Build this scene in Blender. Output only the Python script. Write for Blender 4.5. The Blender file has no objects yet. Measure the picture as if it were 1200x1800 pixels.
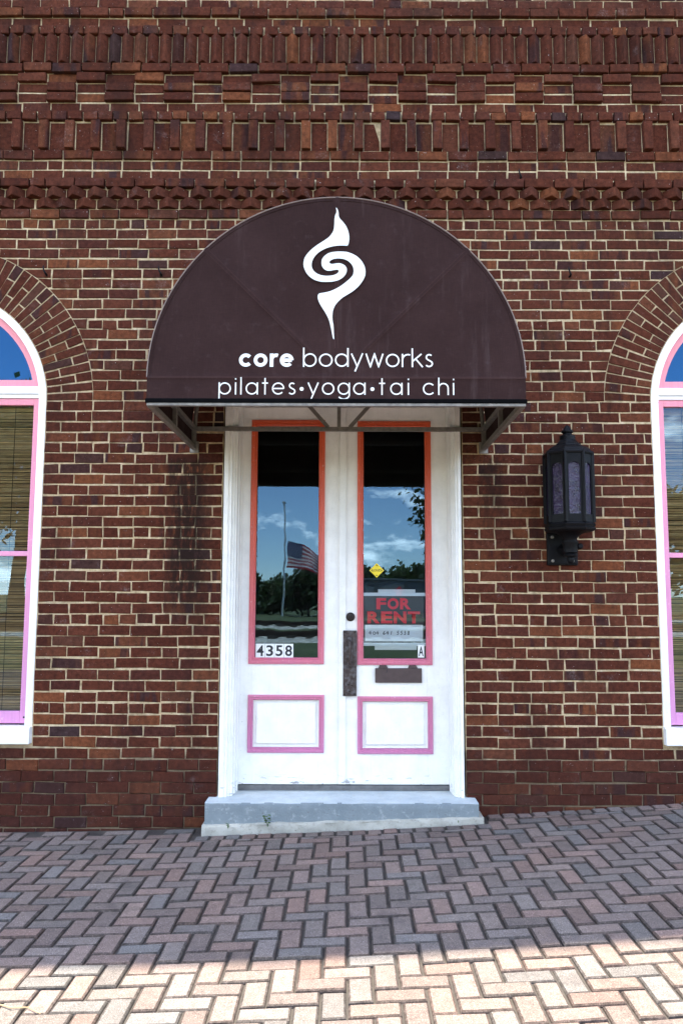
import bpy, bmesh, math, random
from mathutils import Vector, Matrix, noise
from mathutils.geometry import tessellate_polygon

random.seed(7)
R = math.radians
SC = bpy.context.scene
COL = SC.collection

# ------------------------------------------------------------------ camera, sky, sun, exposure
cam_d = bpy.data.cameras.new('camera')
cam = bpy.data.objects.new('camera', cam_d); COL.objects.link(cam)
cam_d.sensor_fit = 'VERTICAL'; cam_d.sensor_height = 36.0; cam_d.lens = 28.4
cam_d.shift_x = -12 / 1800
cam_d.clip_start = 0.05; cam_d.clip_end = 3000
cam.matrix_world = (Matrix.Translation((0, -5.5, 1.5)) @ Matrix.Rotation(R(90 + 6.2), 4, 'X') @ Matrix.Rotation(R(0.15), 4, 'Z'))
SC.camera = cam

SUN_EL, SUN_OFF = 79.0, 29.0            # the sun stands high behind the building, a little to the left
world = bpy.data.worlds.new('World'); SC.world = world; world.use_nodes = True
def build_world():
    nt = world.node_tree; N = nt.nodes; L = nt.links; N.clear()
    out = N.new('ShaderNodeOutputWorld'); bg = N.new('ShaderNodeBackground')
    sky = N.new('ShaderNodeTexSky'); sky.sky_type = 'NISHITA'; sky.sun_disc = False
    sky.sun_elevation = R(SUN_EL); sky.sun_rotation = R(-SUN_OFF)
    sky.air_density = 1.0; sky.dust_density = 0.15; sky.ozone_density = 1.6; sky.altitude = 2000
    tc = N.new('ShaderNodeTexCoord'); sep = N.new('ShaderNodeSeparateXYZ')
    L.new(tc.outputs['Generated'], sep.inputs[0])
    add = N.new('ShaderNodeMath'); add.operation = 'ADD'; add.inputs[1].default_value = 0.40
    mx = N.new('ShaderNodeMath'); mx.operation = 'MAXIMUM'; mx.inputs[1].default_value = 0.02
    L.new(sep.outputs[2], mx.inputs[0]); L.new(mx.outputs[0], add.inputs[0])
    dv = N.new('ShaderNodeVectorMath'); dv.operation = 'DIVIDE'
    cmb = N.new('ShaderNodeCombineXYZ')
    for i in range(3): L.new(add.outputs[0], cmb.inputs[i])
    L.new(tc.outputs['Generated'], dv.inputs[0]); L.new(cmb.outputs[0], dv.inputs[1])
    nz = N.new('ShaderNodeTexNoise'); nz.inputs['Scale'].default_value = 5.0; nz.inputs['Detail'].default_value = 9
    nz.inputs['Roughness'].default_value = 0.55
    L.new(dv.outputs[0], nz.inputs['Vector'])
    rp = N.new('ShaderNodeValToRGB'); rp.color_ramp.elements[0].position = 0.545; rp.color_ramp.elements[1].position = 0.665
    L.new(nz.outputs['Fac'], rp.inputs[0])
    sc = N.new('ShaderNodeMath'); sc.operation = 'MULTIPLY'; sc.inputs[1].default_value = 0.8
    L.new(rp.outputs[0], sc.inputs[0])
    mix = N.new('ShaderNodeMixRGB'); mix.inputs[2].default_value = (22.0, 21.5, 21.0, 1)
    L.new(sc.outputs[0], mix.inputs[0]); L.new(sky.outputs[0], mix.inputs[1])
    L.new(mix.outputs[0], bg.inputs[0]); bg.inputs[1].default_value = 0.145
    L.new(bg.outputs[0], out.inputs[0])
build_world()

sun_d = bpy.data.lights.new('sun', 'SUN'); sun_d.energy = 3.4; sun_d.angle = R(0.53); sun_d.color = (1.0, 0.92, 0.78)
sun = bpy.data.objects.new('sun', sun_d); COL.objects.link(sun)
_el, _of = R(SUN_EL), R(SUN_OFF)
SUN_DIR = Vector((-math.sin(_of) * math.cos(_el), math.cos(_of) * math.cos(_el), math.sin(_el)))
sun.rotation_euler = SUN_DIR.to_track_quat('Z', 'Y').to_euler(); sun.location = (-6, 10, 30)

SC.view_settings.view_transform = 'Standard'; SC.view_settings.look = 'None'
SC.view_settings.exposure = 2.35; SC.view_settings.gamma = 1.0; SC.view_settings.use_curve_mapping = False
SC.render.engine = 'CYCLES'
SC.cycles.max_bounces = 8; SC.cycles.transparent_max_bounces = 12
SC.cycles.use_denoising = True
SC.render.film_transparent = False

# ------------------------------------------------------------------ node materials
class NT:
    def __init__(s, name):
        s.m = bpy.data.materials.new(name); s.m.use_nodes = True
        s.t = s.m.node_tree; s.t.nodes.clear()
        s.out = s.n('ShaderNodeOutputMaterial')
    def n(s, typ, ins=None, **kw):
        nd = s.t.nodes.new(typ)
        for k, v in kw.items(): setattr(nd, k, v)
        if ins:
            for k, v in ins.items(): s.put(nd, k, v)
        return nd
    def put(s, nd, k, v):
        if hasattr(v, 'is_output') or isinstance(v, bpy.types.NodeSocket): s.t.links.new(v, nd.inputs[k])
        else: nd.inputs[k].default_value = v
    def math(s, op, a, b=0.0, clamp=False):
        nd = s.n('ShaderNodeMath', {0: a, 1: b}, operation=op); nd.use_clamp = clamp
        return nd.outputs[0]
    def mix(s, fac, a, b, mode='MIX'):
        nd = s.n('ShaderNodeMixRGB', {0: fac, 1: a, 2: b}, blend_type=mode)
        return nd.outputs[0]
    def noise(s, vec, scale, detail=3, rough=0.5, dist=0.0):
        nd = s.n('ShaderNodeTexNoise', {'Vector': vec, 'Scale': scale, 'Detail': detail, 'Roughness': rough, 'Distortion': dist})
        return nd.outputs['Fac']
    def ramp(s, fac, stops, interp='LINEAR'):
        nd = s.n('ShaderNodeValToRGB', {0: fac}); cr = nd.color_ramp; cr.interpolation = interp
        while len(cr.elements) < len(stops): cr.elements.new(0.5)
        for e, (p, c) in zip(cr.elements, stops):
            e.position = p; e.color = (c if len(c) == 4 else (*c, 1)) if hasattr(c, '__len__') else (c, c, c, 1)
        return nd.outputs[0]
    def smooth(s, v, a, b):
        nd = s.n('ShaderNodeMapRange', {'Value': v, 'From Min': a, 'From Max': b}, interpolation_type='SMOOTHSTEP')
        return nd.outputs[0]
    def pos(s): return s.n('ShaderNodeNewGeometry').outputs['Position']
    def xyz(s, v):
        o = s.n('ShaderNodeSeparateXYZ', {0: v}).outputs
        return o[0], o[1], o[2]
    def vmul(s, v, k): return s.n('ShaderNodeVectorMath', {0: v, 1: k}, operation='MULTIPLY').outputs[0]
    def bump(s, h, strength=0.3, dist=0.01):
        return s.n('ShaderNodeBump', {'Height': h, 'Strength': strength, 'Distance': dist}).outputs[0]
    def bsdf(s, **kw):
        p = s.n('ShaderNodeBsdfPrincipled', {k.replace('_', ' '): v for k, v in kw.items()})
        s.t.links.new(p.outputs[0], s.out.inputs[0])
        return p
    def rnd(s):
        a = s.n('ShaderNodeAttribute', attribute_name='rnd').outputs['Fac']
        o = s.n('ShaderNodeObjectInfo').outputs['Random']
        return s.math('FRACT', s.math('ADD', a, o))
    def hash(s, v, k):
        nd = s.n('ShaderNodeTexWhiteNoise', {'W': s.math('MULTIPLY', v, k)}, noise_dimensions='1D')
        return nd.outputs[0]

def simple(name, col, rough=0.6, metal=0.0, grime=0.15, scale=12, bump=0.0, spec=0.5, bscale=60):
    m = NT(name); P = m.pos()
    n1 = m.noise(P, scale, 5, 0.6)
    dark = tuple(c * (1 - grime) for c in col); lite = tuple(min(1, c * (1 + grime * .6)) for c in col)
    c = m.ramp(n1, [(0.3, dark), (0.7, lite)])
    kw = dict(Base_Color=c, Roughness=rough, Metallic=metal)
    if bump: kw['Normal'] = m.bump(m.noise(P, bscale, 4, 0.6), bump, 0.004)
    p = m.bsdf(**kw); p.inputs['Specular IOR Level'].default_value = spec
    return m.m

def runoff(m, P, noisev):
    """dark mildew streaks where water drips off the feet of the awning frame"""
    x, y, z = m.xyz(P)
    def streak(xc, w, ztop, zbot, s):
        wob = m.math('MULTIPLY', m.math('SUBTRACT', noisev, 0.5), 0.25)
        dx = m.math('ABSOLUTE', m.math('ADD', m.math('SUBTRACT', x, xc), wob))
        a = m.math('SUBTRACT', 1.0, m.smooth(dx, w * .25, w))
        b = m.math('MULTIPLY', m.smooth(z, zbot, zbot + .5), m.math('SUBTRACT', 1.0, m.smooth(z, ztop - .08, ztop + .02)))
        return m.math('MULTIPLY', m.math('MULTIPLY', a, b), s)
    noisev = m.noise(m.vmul(P, (24, 24, 7)), 1.0, 5, .7)
    t = m.math('ADD', streak(-1.09, .22, 2.50, 1.15, 1.0), streak(.99, .12, 2.52, 1.75, .8))
    return m.math('MULTIPLY', t, m.smooth(noisev, .34, .52), True)

def soot(m, P):
    x, y, z = m.xyz(P)
    a = m.noise(m.vmul(P, (2.6, 1, .9)), 1.0, 6, .68); b = m.noise(m.vmul(P, (16, 1, 5)), 1.0, 4, .65)
    v = m.math('ADD', m.math('MULTIPLY', a, .65), m.math('MULTIPLY', b, .35))
    lift = m.math('MULTIPLY', m.smooth(z, 3.9, 4.9), .035)
    return m.smooth(m.math('ADD', v, lift), .47, .68)

def mat_brick():
    m = NT('brick_clay'); P = m.pos(); r = m.rnd()
    r2 = m.hash(r, 91.7); r3 = m.hash(r, 37.3)
    base = m.ramp(r, [(0.0, (0.0788, 0.0225, 0.0129)), (.16, (0.1003, 0.0299, 0.0173)), (.30, (0.0701, 0.0194, 0.0119)), (.44, (0.1149, 0.0362, 0.0206)), (.56, (0.0835, 0.0231, 0.0135)),
                      (.68, (0.0969, 0.0312, 0.0194)), (.78, (0.0655, 0.0206, 0.0152)), (.86, (0.1236, 0.0413, 0.0227)), (.91, (0.1602, 0.0529, 0.0233)), (.935, (0.1736, 0.0562, 0.0243)), (.986, (.055, .026, .022)), (.994, (.036, .026, .030)), (1.0, (0.0768, 0.0225, 0.0135))])
    x, y, z = m.xyz(P)
    # kiln-flashed vertical bands on some bricks
    vs = m.n('ShaderNodeCombineXYZ', {0: m.math('MULTIPLY', x, 15.0), 1: m.math('MULTIPLY', r2, 57.0), 2: m.math('MULTIPLY', z, 2.5)}).outputs[0]
    band = m.noise(vs, 1.0, 2, .5)
    bandm = m.math('MULTIPLY', m.smooth(band, .50, .60), m.math('GREATER_THAN', r2, .82))
    c = m.mix(m.math('MULTIPLY', bandm, .75), base, m.mix(r3, (.045, .017, .014, 1), (.036, .023, .026, 1)))
    warm = m.math('MULTIPLY', m.smooth(band, .50, .38), m.math('MULTIPLY', m.math('GREATER_THAN', r2, .82), .5))
    c = m.mix(warm, c, (.13, .047, .021, 1))
    mott = m.noise(P, 34, 5, .65)
    c = m.mix(.75, c, m.ramp(mott, [(.25, .30), (.5, .92), (.78, 1.6)]), 'MULTIPLY')
    fine = m.noise(P, 240, 3, .7)
    c = m.mix(.45, c, m.ramp(fine, [(.32, .50), (.55, 1.0), (.75, 1.35)]), 'MULTIPLY')
    # pale lime bloom and flecks
    bl = m.noise(P, 5.5, 6, .68)
    blm = m.math('MULTIPLY', m.smooth(bl, .57, .74), m.math('MULTIPLY', m.smooth(m.noise(P, 75, 4, .7), .40, .66), .34))
    c = m.mix(blm, c, (.34, .29, .28, 1))
    fl = m.smooth(m.noise(P, 95, 2, .5), .735, .765)
    c = m.mix(m.math('MULTIPLY', fl, .8), c, (.55, .53, .52, 1))
    pit = m.smooth(m.noise(P, 130, 2, .5), .30, .24)
    c = m.mix(m.math('MULTIPLY', pit, .85), c, (.02, .010, .008, 1))
    # mortar smeared over the arrises, soot in broad vertical streaks and along the corbelled bands
    sm = m.math('MULTIPLY', m.smooth(m.noise(P, 52, 5, .7), .63, .70), m.smooth(m.noise(P, 2.2, 3, .5), .42, .6))
    c = m.mix(m.math('MULTIPLY', sm, .5), c, (.30, .22, .13, 1))
    so = soot(m, P)
    c = m.mix(m.math('MULTIPLY', so, .55), c, (.022, .012, .010, 1))
    # splash dirt on the plinth, mildew below the awning feet
    big = m.noise(P, 7, 5, .6)
    low = m.math('MULTIPLY', m.smooth(m.math('ADD', z, m.math('MULTIPLY', m.math('SUBTRACT', big, .5), .5)), .62, .30), .45)
    c = m.mix(low, c, (.045, .018, .014, 1))
    c = m.mix(m.math('MULTIPLY', runoff(m, P, big), .88), c, (.018, .011, .009, 1))
    h = m.math('ADD', m.math('MULTIPLY', m.noise(P, 60, 6, .65), 1.0), m.math('MULTIPLY', fine, .35))
    m.bsdf(Base_Color=c, Roughness=.9, Normal=m.bump(h, .75, .006)).inputs['Specular IOR Level'].default_value = .06
    return m.m

def mat_mortar(upper=False):
    m = NT('lime_mortar'); P = m.pos(); x, y, z = m.xyz(P)
    n = m.noise(P, 22, 6, .65); big = m.noise(P, 7, 5, .6)
    c = m.ramp(n, [(.28, (.28, .195, .105)), (.5, (.52, .395, .235)), (.75, (.68, .55, .37))])
    c = m.mix(m.math('MULTIPLY', soot(m, P), .62), c, (.11, .075, .045, 1))
    c = m.mix(m.math('MULTIPLY', m.smooth(m.noise(P, 150, 2, .5), .62, .72), .7), c, (.10, .075, .05, 1))
    low = m.math('MULTIPLY', m.smooth(m.math('ADD', z, m.math('MULTIPLY', m.math('SUBTRACT', big, .5), .55)), .62, .36), .72)
    c = m.mix(low, c, (.085, .058, .04, 1))
    c = m.mix(m.math('MULTIPLY', runoff(m, P, big), .9), c, (.03, .022, .016, 1))
    m.bsdf(Base_Color=c, Roughness=.95, Normal=m.bump(m.noise(P, 130, 6, .7), .9, .006)).inputs['Specular IOR Level'].default_value = .15
    return m.m

def mat_upper_brick():
    m = NT('upper_storey_brick'); P = m.pos(); x, y, z = m.xyz(P)
    v = m.n('ShaderNodeCombineXYZ', {0: m.math('ADD', x, y), 1: z, 2: 0.0}).outputs[0]
    b = m.n('ShaderNodeTexBrick', {'Vector': v, 'Color1': (.11, .035, .025, 1), 'Color2': (.16, .055, .038, 1), 'Mortar': (.4, .3, .19, 1), 'Scale': 1.0, 'Mortar Size': .005, 'Brick Width': .2115, 'Row Height': .0735})
    m.bsdf(Base_Color=b.outputs[0], Roughness=.85, Normal=m.bump(b.outputs[1], -.5, .006))
    return m.m

def mat_white(name, tint=(.85, .835, .785), grime=.25):
    m = NT(name); P = m.pos(); x, y, z = m.xyz(P)
    n = m.noise(P, 9, 6, .65)
    c = m.ramp(n, [(.25, tuple(t * (1 - grime * .5) for t in tint)), (.6, tint)])
    # brush streaks and grain along the boards
    gv = m.vmul(P, (90, 90, 3.0)); g = m.noise(gv, 1.0, 4, .6)
    c = m.mix(.35, c, m.ramp(g, [(.3, .94), (.6, 1.0)]), 'MULTIPLY')
    # dirt specks and flaking near the foot of the door
    sp = m.smooth(m.noise(P, 120, 2, .5), .70, .74)
    c = m.mix(m.math('MULTIPLY', sp, .5), c, (.35, .31, .26, 1))
    gv2 = m.vmul(P, (14, 14, 60)); fl = m.noise(gv2, 1.0, 5, .7)
    fm = m.math('MULTIPLY', m.smooth(fl, .58, .62), m.smooth(z, .325, .25))
    c = m.mix(m.math('MULTIPLY', fm, .85), c, (.16, .15, .15, 1))
    st = m.math('MULTIPLY', m.smooth(m.noise(m.vmul(P, (26, 26, 2)), 1.0, 5, .65), .56, .80), .16)
    c = m.mix(st, c, (.42, .36, .29, 1))
    m.bsdf(Base_Color=c, Roughness=.42, Normal=m.bump(g, .12, .004))
    return m.m

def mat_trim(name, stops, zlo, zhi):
    """trim paint graded by height, coral at the top to pink towards the bottom, broken up by noise"""
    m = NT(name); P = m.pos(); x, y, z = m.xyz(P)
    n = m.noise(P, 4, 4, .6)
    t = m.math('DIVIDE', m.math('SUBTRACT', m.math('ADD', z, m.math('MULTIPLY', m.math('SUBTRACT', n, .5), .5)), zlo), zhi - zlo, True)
    c = m.ramp(t, stops)  # colour follows height: coral high up, pink low down
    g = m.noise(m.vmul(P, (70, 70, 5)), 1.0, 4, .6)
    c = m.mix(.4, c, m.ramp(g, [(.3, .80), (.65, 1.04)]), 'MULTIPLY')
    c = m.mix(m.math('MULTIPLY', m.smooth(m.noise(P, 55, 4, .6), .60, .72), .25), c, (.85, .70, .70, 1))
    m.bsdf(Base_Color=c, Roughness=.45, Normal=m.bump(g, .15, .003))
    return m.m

def mat_glass(name, ior=1.9, tint=(.99, .99, .99), rough=.0, refl=(.52, .79, 1.0)):
    m = NT(name); P = m.pos()
    fr = m.n('ShaderNodeFresnel', {'IOR': ior})
    wob = m.bump(m.noise(P, 2.6, 2, .5), .05, .01)
    fr2 = m.n('ShaderNodeFresnel', {'IOR': ior})
    gl = m.n('ShaderNodeBsdfGlossy', {'Color': (*refl, 1), 'Roughness': rough, 'Normal': wob})  # reflection coloured blue to deepen the mirrored sky
    tr = m.n('ShaderNodeBsdfTransparent', {'Color': (*tint, 1)})
    dirt = m.n('ShaderNodeBsdfDiffuse', {'Color': (.5, .48, .45, 1)})
    mx = m.n('ShaderNodeMixShader', {0: fr2.outputs[0], 1: tr.outputs[0], 2: gl.outputs[0]})
    dm = m.math('MULTIPLY', m.smooth(m.noise(P, 40, 5, .7), .5, .8), .02)
    mx2 = m.n('ShaderNodeMixShader', {0: dm, 1: mx.outputs[0], 2: dirt.outputs[0]})
    m.t.links.new(mx2.outputs[0], m.out.inputs[0])
    return m.m

def mat_paver(edge=False):
    m = NT('dirty_paver_edge' if edge else 'concrete_paver'); P = m.pos(); r = m.rnd(); r2 = m.hash(r, 53.1)
    c = m.ramp(r, [(0, (0.2069, 0.1504, 0.1295)), (.2, (0.1865, 0.1603, 0.1419)), (.38, (0.2340, 0.1570, 0.1295)), (.52, (0.1845, 0.1425, 0.1228)), (.66, (0.1730, 0.1603, 0.1487)), (.8, (0.2407, 0.1649, 0.1351)), (.92, (0.2001, 0.1649, 0.1433)), (1, (0.2069, 0.1504, 0.1295))])
    c = m.mix(1.0, c, m.ramp(r2, [(0, .82), (1, 1.16)]), 'MULTIPLY')
    sp = m.noise(P, 210, 3, .7)
    c = m.mix(1.0, c, m.ramp(sp, [(.28, .35), (.46, .9), (.60, 1.2), (.70, 2.6)]), 'MULTIPLY')
    c = m.mix(.7, c, m.ramp(m.noise(P, 26, 5, .65), [(.28, .70), (.55, 1.0), (.8, 1.18)]), 'MULTIPLY')
    blot = m.smooth(m.noise(P, 2.3, 5, .6), .60, .72)
    c = m.mix(m.math('MULTIPLY', blot, .45), c, (.06, .052, .05, 1))
    if edge: c = m.mix(m.ramp(m.noise(P, 45, 4, .6), [(.3, .85), (.7, .40)]), c, (.022, .018, .015, 1))    # soil packed into the chamfers
    h = m.math('ADD', m.noise(P, 300, 3, .7), m.math('MULTIPLY', m.noise(P, 40, 4, .6), .8))
    m.bsdf(Base_Color=c, Roughness=.85, Normal=m.bump(h, .6, .004)).inputs['Specular IOR Level'].default_value = .12
    return m.m

def mat_fabric(k=1.0):
    m = NT('awning_canvas'); P = m.pos()
    wx = m.noise(m.vmul(P, (30, 1, 900)), 1.0, 2, .5); wz = m.noise(m.vmul(P, (900, 1, 30)), 1.0, 2, .5)
    w = m.math('ADD', wx, wz)
    c = m.ramp(m.noise(P, 3.0, 5, .6), [(.3, tuple(k * q for q in (.027, .0142, .0135))), (.7, tuple(k * q for q in (.038, .0205, .0195)))])
    c = m.mix(.5, c, m.ramp(m.math('MULTIPLY', w, .5), [(.38, .72), (.62, 1.3)]), 'MULTIPLY')
    c = m.mix(m.math('MULTIPLY', m.smooth(m.noise(P, 14, 6, .7), .55, .8), .25), c, (.10, .075, .08, 1))
    c = m.mix(m.math('MULTIPLY', m.smooth(m.noise(m.vmul(P, (11, 3, 1.2)), 1.0, 6, .7), .54, .74), .22), c, (.115, .085, .085, 1))   # dusty rain streaks
    m.bsdf(Base_Color=c, Roughness=.9, Normal=m.bump(w, .25, .002)).inputs['Specular IOR Level'].default_value = .05
    return m.m

def mat_concrete(name, c0, c1, wear):
    m = NT(name); P = m.pos()
    n = m.noise(P, 6, 7, .65)
    c = m.ramp(n, [(.3, c0), (.7, c1)])
    c = m.mix(m.math('MULTIPLY', m.smooth(m.noise(P, 34, 7, .72), .53, .66), .5), c, wear)
    c = m.mix(m.math('MULTIPLY', m.smooth(m.noise(P, 90, 3, .6), .63, .72), .6), c, (.12, .10, .085, 1))
    m.bsdf(Base_Color=c, Roughness=.75, Normal=m.bump(m.noise(P, 80, 6, .7), .55, .006))
    return m.m

def mat_metal_plate():
    m = NT('rusted_steel_plate'); P = m.pos()
    n = m.noise(P, 38, 6, .7)
    c = m.ramp(n, [(.34, (.022, .014, .012)), (.48, (.055, .036, .030)), (.58, (.085, .076, .076)), (.72, (.13, .125, .13))])
    m.bsdf(Base_Color=c, Roughness=.55, Metallic=.35, Normal=m.bump(n, .4, .003))
    return m.m

def mat_lamp_glass():
    m = NT('purple_seeded_glass'); P = m.pos()
    d = m.noise(P, 30, 4, .6, 1.5)
    b = m.bump(d, .55, .02)
    c = m.ramp(m.noise(P, 18, 3, .5), [(.3, (.008, .004, .016)), (.7, (.030, .016, .055))])
    p = m.bsdf(Base_Color=c, Roughness=.12, Normal=b); p.inputs['Specular IOR Level'].default_value = .5
    return m.m

def mat_leaf(name, a, b):
    m = NT(name); r = m.rnd()
    c = m.ramp(m.hash(r, 13.7), [(0, a), (1, b)])
    d = m.n('ShaderNodeBsdfPrincipled', {'Base Color': c, 'Roughness': .5})
    t = m.n('ShaderNodeBsdfTranslucent', {'Color': c})
    mx = m.n('ShaderNodeMixShader', {0: .3, 1: d.outputs[0], 2: t.outputs[0]})
    m.t.links.new(mx.outputs[0], m.out.inputs[0])
    return m.m

def mat_reed():
    m = NT('bamboo_reed'); r = m.rnd(); P = m.pos()
    c = m.ramp(r, [(0, (.62, .43, .19)), (.35, (.40, .26, .11)), (.6, (.70, .52, .26)), (.8, (.22, .14, .06)), (1, (.56, .39, .17))])
    c = m.mix(.6, c, m.ramp(m.noise(m.vmul(P, (9, 1, 60)), 1.0, 3, .6), [(.3, .55), (.7, 1.25)]), 'MULTIPLY')
    m.bsdf(Base_Color=c, Roughness=.6)
    return m.m

def mat_ground():
    m = NT('grass_and_dirt'); P = m.pos(); n = m.noise(P, .5, 7, .7)
    c = m.ramp(n, [(.3, (.05, .075, .022)), (.55, (.09, .11, .035)), (.75, (.17, .15, .08))])
    c = m.mix(.6, c, m.ramp(m.noise(P, 9, 5, .7), [(.3, .45), (.7, 1.4)]), 'MULTIPLY')
    m.bsdf(Base_Color=c, Roughness=.9, Normal=m.bump(m.noise(P, 12, 5, .7), .8, .1))
    return m.m

def mat_gravel():
    m = NT('track_ballast'); P = m.pos()
    v = m.n('ShaderNodeTexVoronoi', {'Vector': P, 'Scale': 11.0})
    c = m.mix(1.0, m.ramp(v.outputs['Distance'], [(0, (.95, .88, .80)), (.6, (.42, .38, .33))]), m.ramp(m.noise(P, 6, 3, .6), [(.3, .6), (.7, 1.2)]), 'MULTIPLY')
    m.bsdf(Base_Color=c, Roughness=.9, Normal=m.bump(v.outputs['Distance'], -.8, .05))
    return m.m

M = dict(
    brick=mat_brick(), mortar=mat_mortar(), upper=mat_upper_brick(),
    white=mat_white('white_gloss_paint'), white2=mat_white('white_window_paint', (.86, .85, .82), .1),
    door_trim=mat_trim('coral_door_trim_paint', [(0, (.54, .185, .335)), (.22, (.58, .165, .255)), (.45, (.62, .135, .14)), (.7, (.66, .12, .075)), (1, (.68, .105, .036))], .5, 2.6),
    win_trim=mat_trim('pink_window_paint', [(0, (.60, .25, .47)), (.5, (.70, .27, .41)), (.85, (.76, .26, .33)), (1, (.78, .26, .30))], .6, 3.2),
    glass=mat_glass('old_door_glass', 1.85), win_glass=mat_glass('window_glass', 1.78), arch_glass=mat_glass('sky_tinted_glass', 2.2, (.3, .5, .7), 0, (.22, .58, 1.0)),  # sky blue of the reflections is put into the arch glass colour
    paver=mat_paver(), paver_edge=mat_paver(True), fabric=mat_fabric(), seam=mat_fabric(1.35),
    joint=mat_concrete('joint_sand', (.030, .025, .022), (.075, .062, .05), (.05, .045, .03, 1)),
    step=mat_concrete('painted_grey_blue_step', (.155, .185, .195), (.220, .252, .258), (.38, .41, .40, 1)),
    tread=mat_concrete('pale_step_tread', (.40, .45, .46), (.56, .60, .59), (.48, .44, .37, 1)),
    footing=mat_concrete('rough_concrete_footing', (.30, .285, .235), (.50, .475, .40), (.20, .185, .15, 1)),
    steel=simple('galvanised_awning_tube', (.21, .19, .165), .5, .35, .35, 30, .2),
    black=simple('black_binding', (.003, .003, .0035), .95, 0, .3, 20, spec=.05),
    piping=simple('pale_piping', (.19, .14, .115), .6, 0, .2, 20),
    print=simple('white_print', (.80, .81, .78), .7, 0, .06, 30),
    iron=simple('black_cast_iron', (.0045, .0045, .0055), .5, 0, .4, 40, .35, spec=.14),
    rust=mat_metal_plate(), knob=simple('dark_bronze', (.028, .020, .017), .45, .6, .4, 60, .2),
    brown=simple('brown_enamel', (.060, .036, .033), .5, .1, .2, 25, .1),
    lamp=mat_lamp_glass(), reed=mat_reed(), string=simple('dark_cord', (.03, .022, .015), .8),
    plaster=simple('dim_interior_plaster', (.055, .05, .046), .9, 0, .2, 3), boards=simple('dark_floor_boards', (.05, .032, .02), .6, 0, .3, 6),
    paper=simple('white_paper', (.78, .80, .78), .7, 0, .05, 10), sign=simple('black_sign_board', (.012, .012, .014), .4),
    red=simple('red_sign_print', (.90, .016, .045), .5, 0, .05, 10), ink=simple('black_ink', (.008, .009, .014), .5),
    yellow=simple('yellow_sticker', (.82, .62, .015), .5, 0, .05, 10),
    green=mat_leaf('weed_leaf', (.05, .12, .02), (.12, .24, .04)),
    leafA=mat_leaf('oak_leaf', (.035, .065, .014), (.085, .125, .03)), leafB=mat_leaf('magnolia_leaf', (.018, .040, .012), (.05, .085, .022)),
    leafC=mat_leaf('yellowing_leaf', (.10, .11, .025), (.26, .20, .05)),
    bark=simple('tree_bark', (.09, .065, .045), .9, 0, .4, 6, .5, bscale=14), ground=mat_ground(), gravel=mat_gravel(),
    rail=simple('rusty_rail_steel', (.07, .04, .026), .6, .5, .3, 4), tie=simple('timber_sleeper', (.06, .045, .035), .9, 0, .3, 4),
    pole=simple('aluminium_pole', (.55, .56, .57), .35, .7, .1, 3), flag_r=simple('flag_red', (.50, .012, .03), .8, 0, .1, 2), flag_w=simple('flag_white', (.78, .77, .76), .8, 0, .1, 2),
    flag_b=simple('flag_blue', (.018, .03, .13), .8, 0, .1, 2), trailer=simple('white_corrugated_metal', (.11, .125, .14), .6, .0, .15, 2),
    plank=simple('weathered_grey_board', (.17, .18, .19), .7, 0, .2, 3),
    asphalt=simple('asphalt', (.05, .05, .052), .9, 0, .25, 3, .4), twig=simple('dry_twig', (.40, .28, .15), .8), roofing=simple('grey_roofing', (.08, .08, .08), .9),
)

# ------------------------------------------------------------------ geometry helpers
def link(name, me, mat=None, parent=None, loc=None):
    o = bpy.data.objects.new(name, me)
    COL.objects.link(o)
    if mat is not None and me is not None and not me.materials: me.materials.append(M[mat] if isinstance(mat, str) else mat)
    if parent is not None: o.parent = parent
    if loc is not None: o.location = loc
    return o
def mesh(name, V, F, smooth=False, rnd=None):
    me = bpy.data.meshes.new(name); me.from_pydata([tuple(v) for v in V], [], F); me.update()
    if smooth:
        for p in me.polygons: p.use_smooth = True
    if rnd is not None:
        a = me.attributes.new('rnd', 'FLOAT', 'FACE'); a.data.foreach_set('value', rnd)
    return me
def empty(name, loc=(0, 0, 0), parent=None):
    o = bpy.data.objects.new(name, None); COL.objects.link(o); o.location = loc
    o.empty_display_size = .1
    if parent is not None: o.parent = parent
    return o
def tag(o, label=None, cat=None, group=None, kind=None):
    for k, v in (('label', label), ('category', cat), ('group', group), ('kind', kind)):
        if v: o[k] = v
    return o

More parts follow.
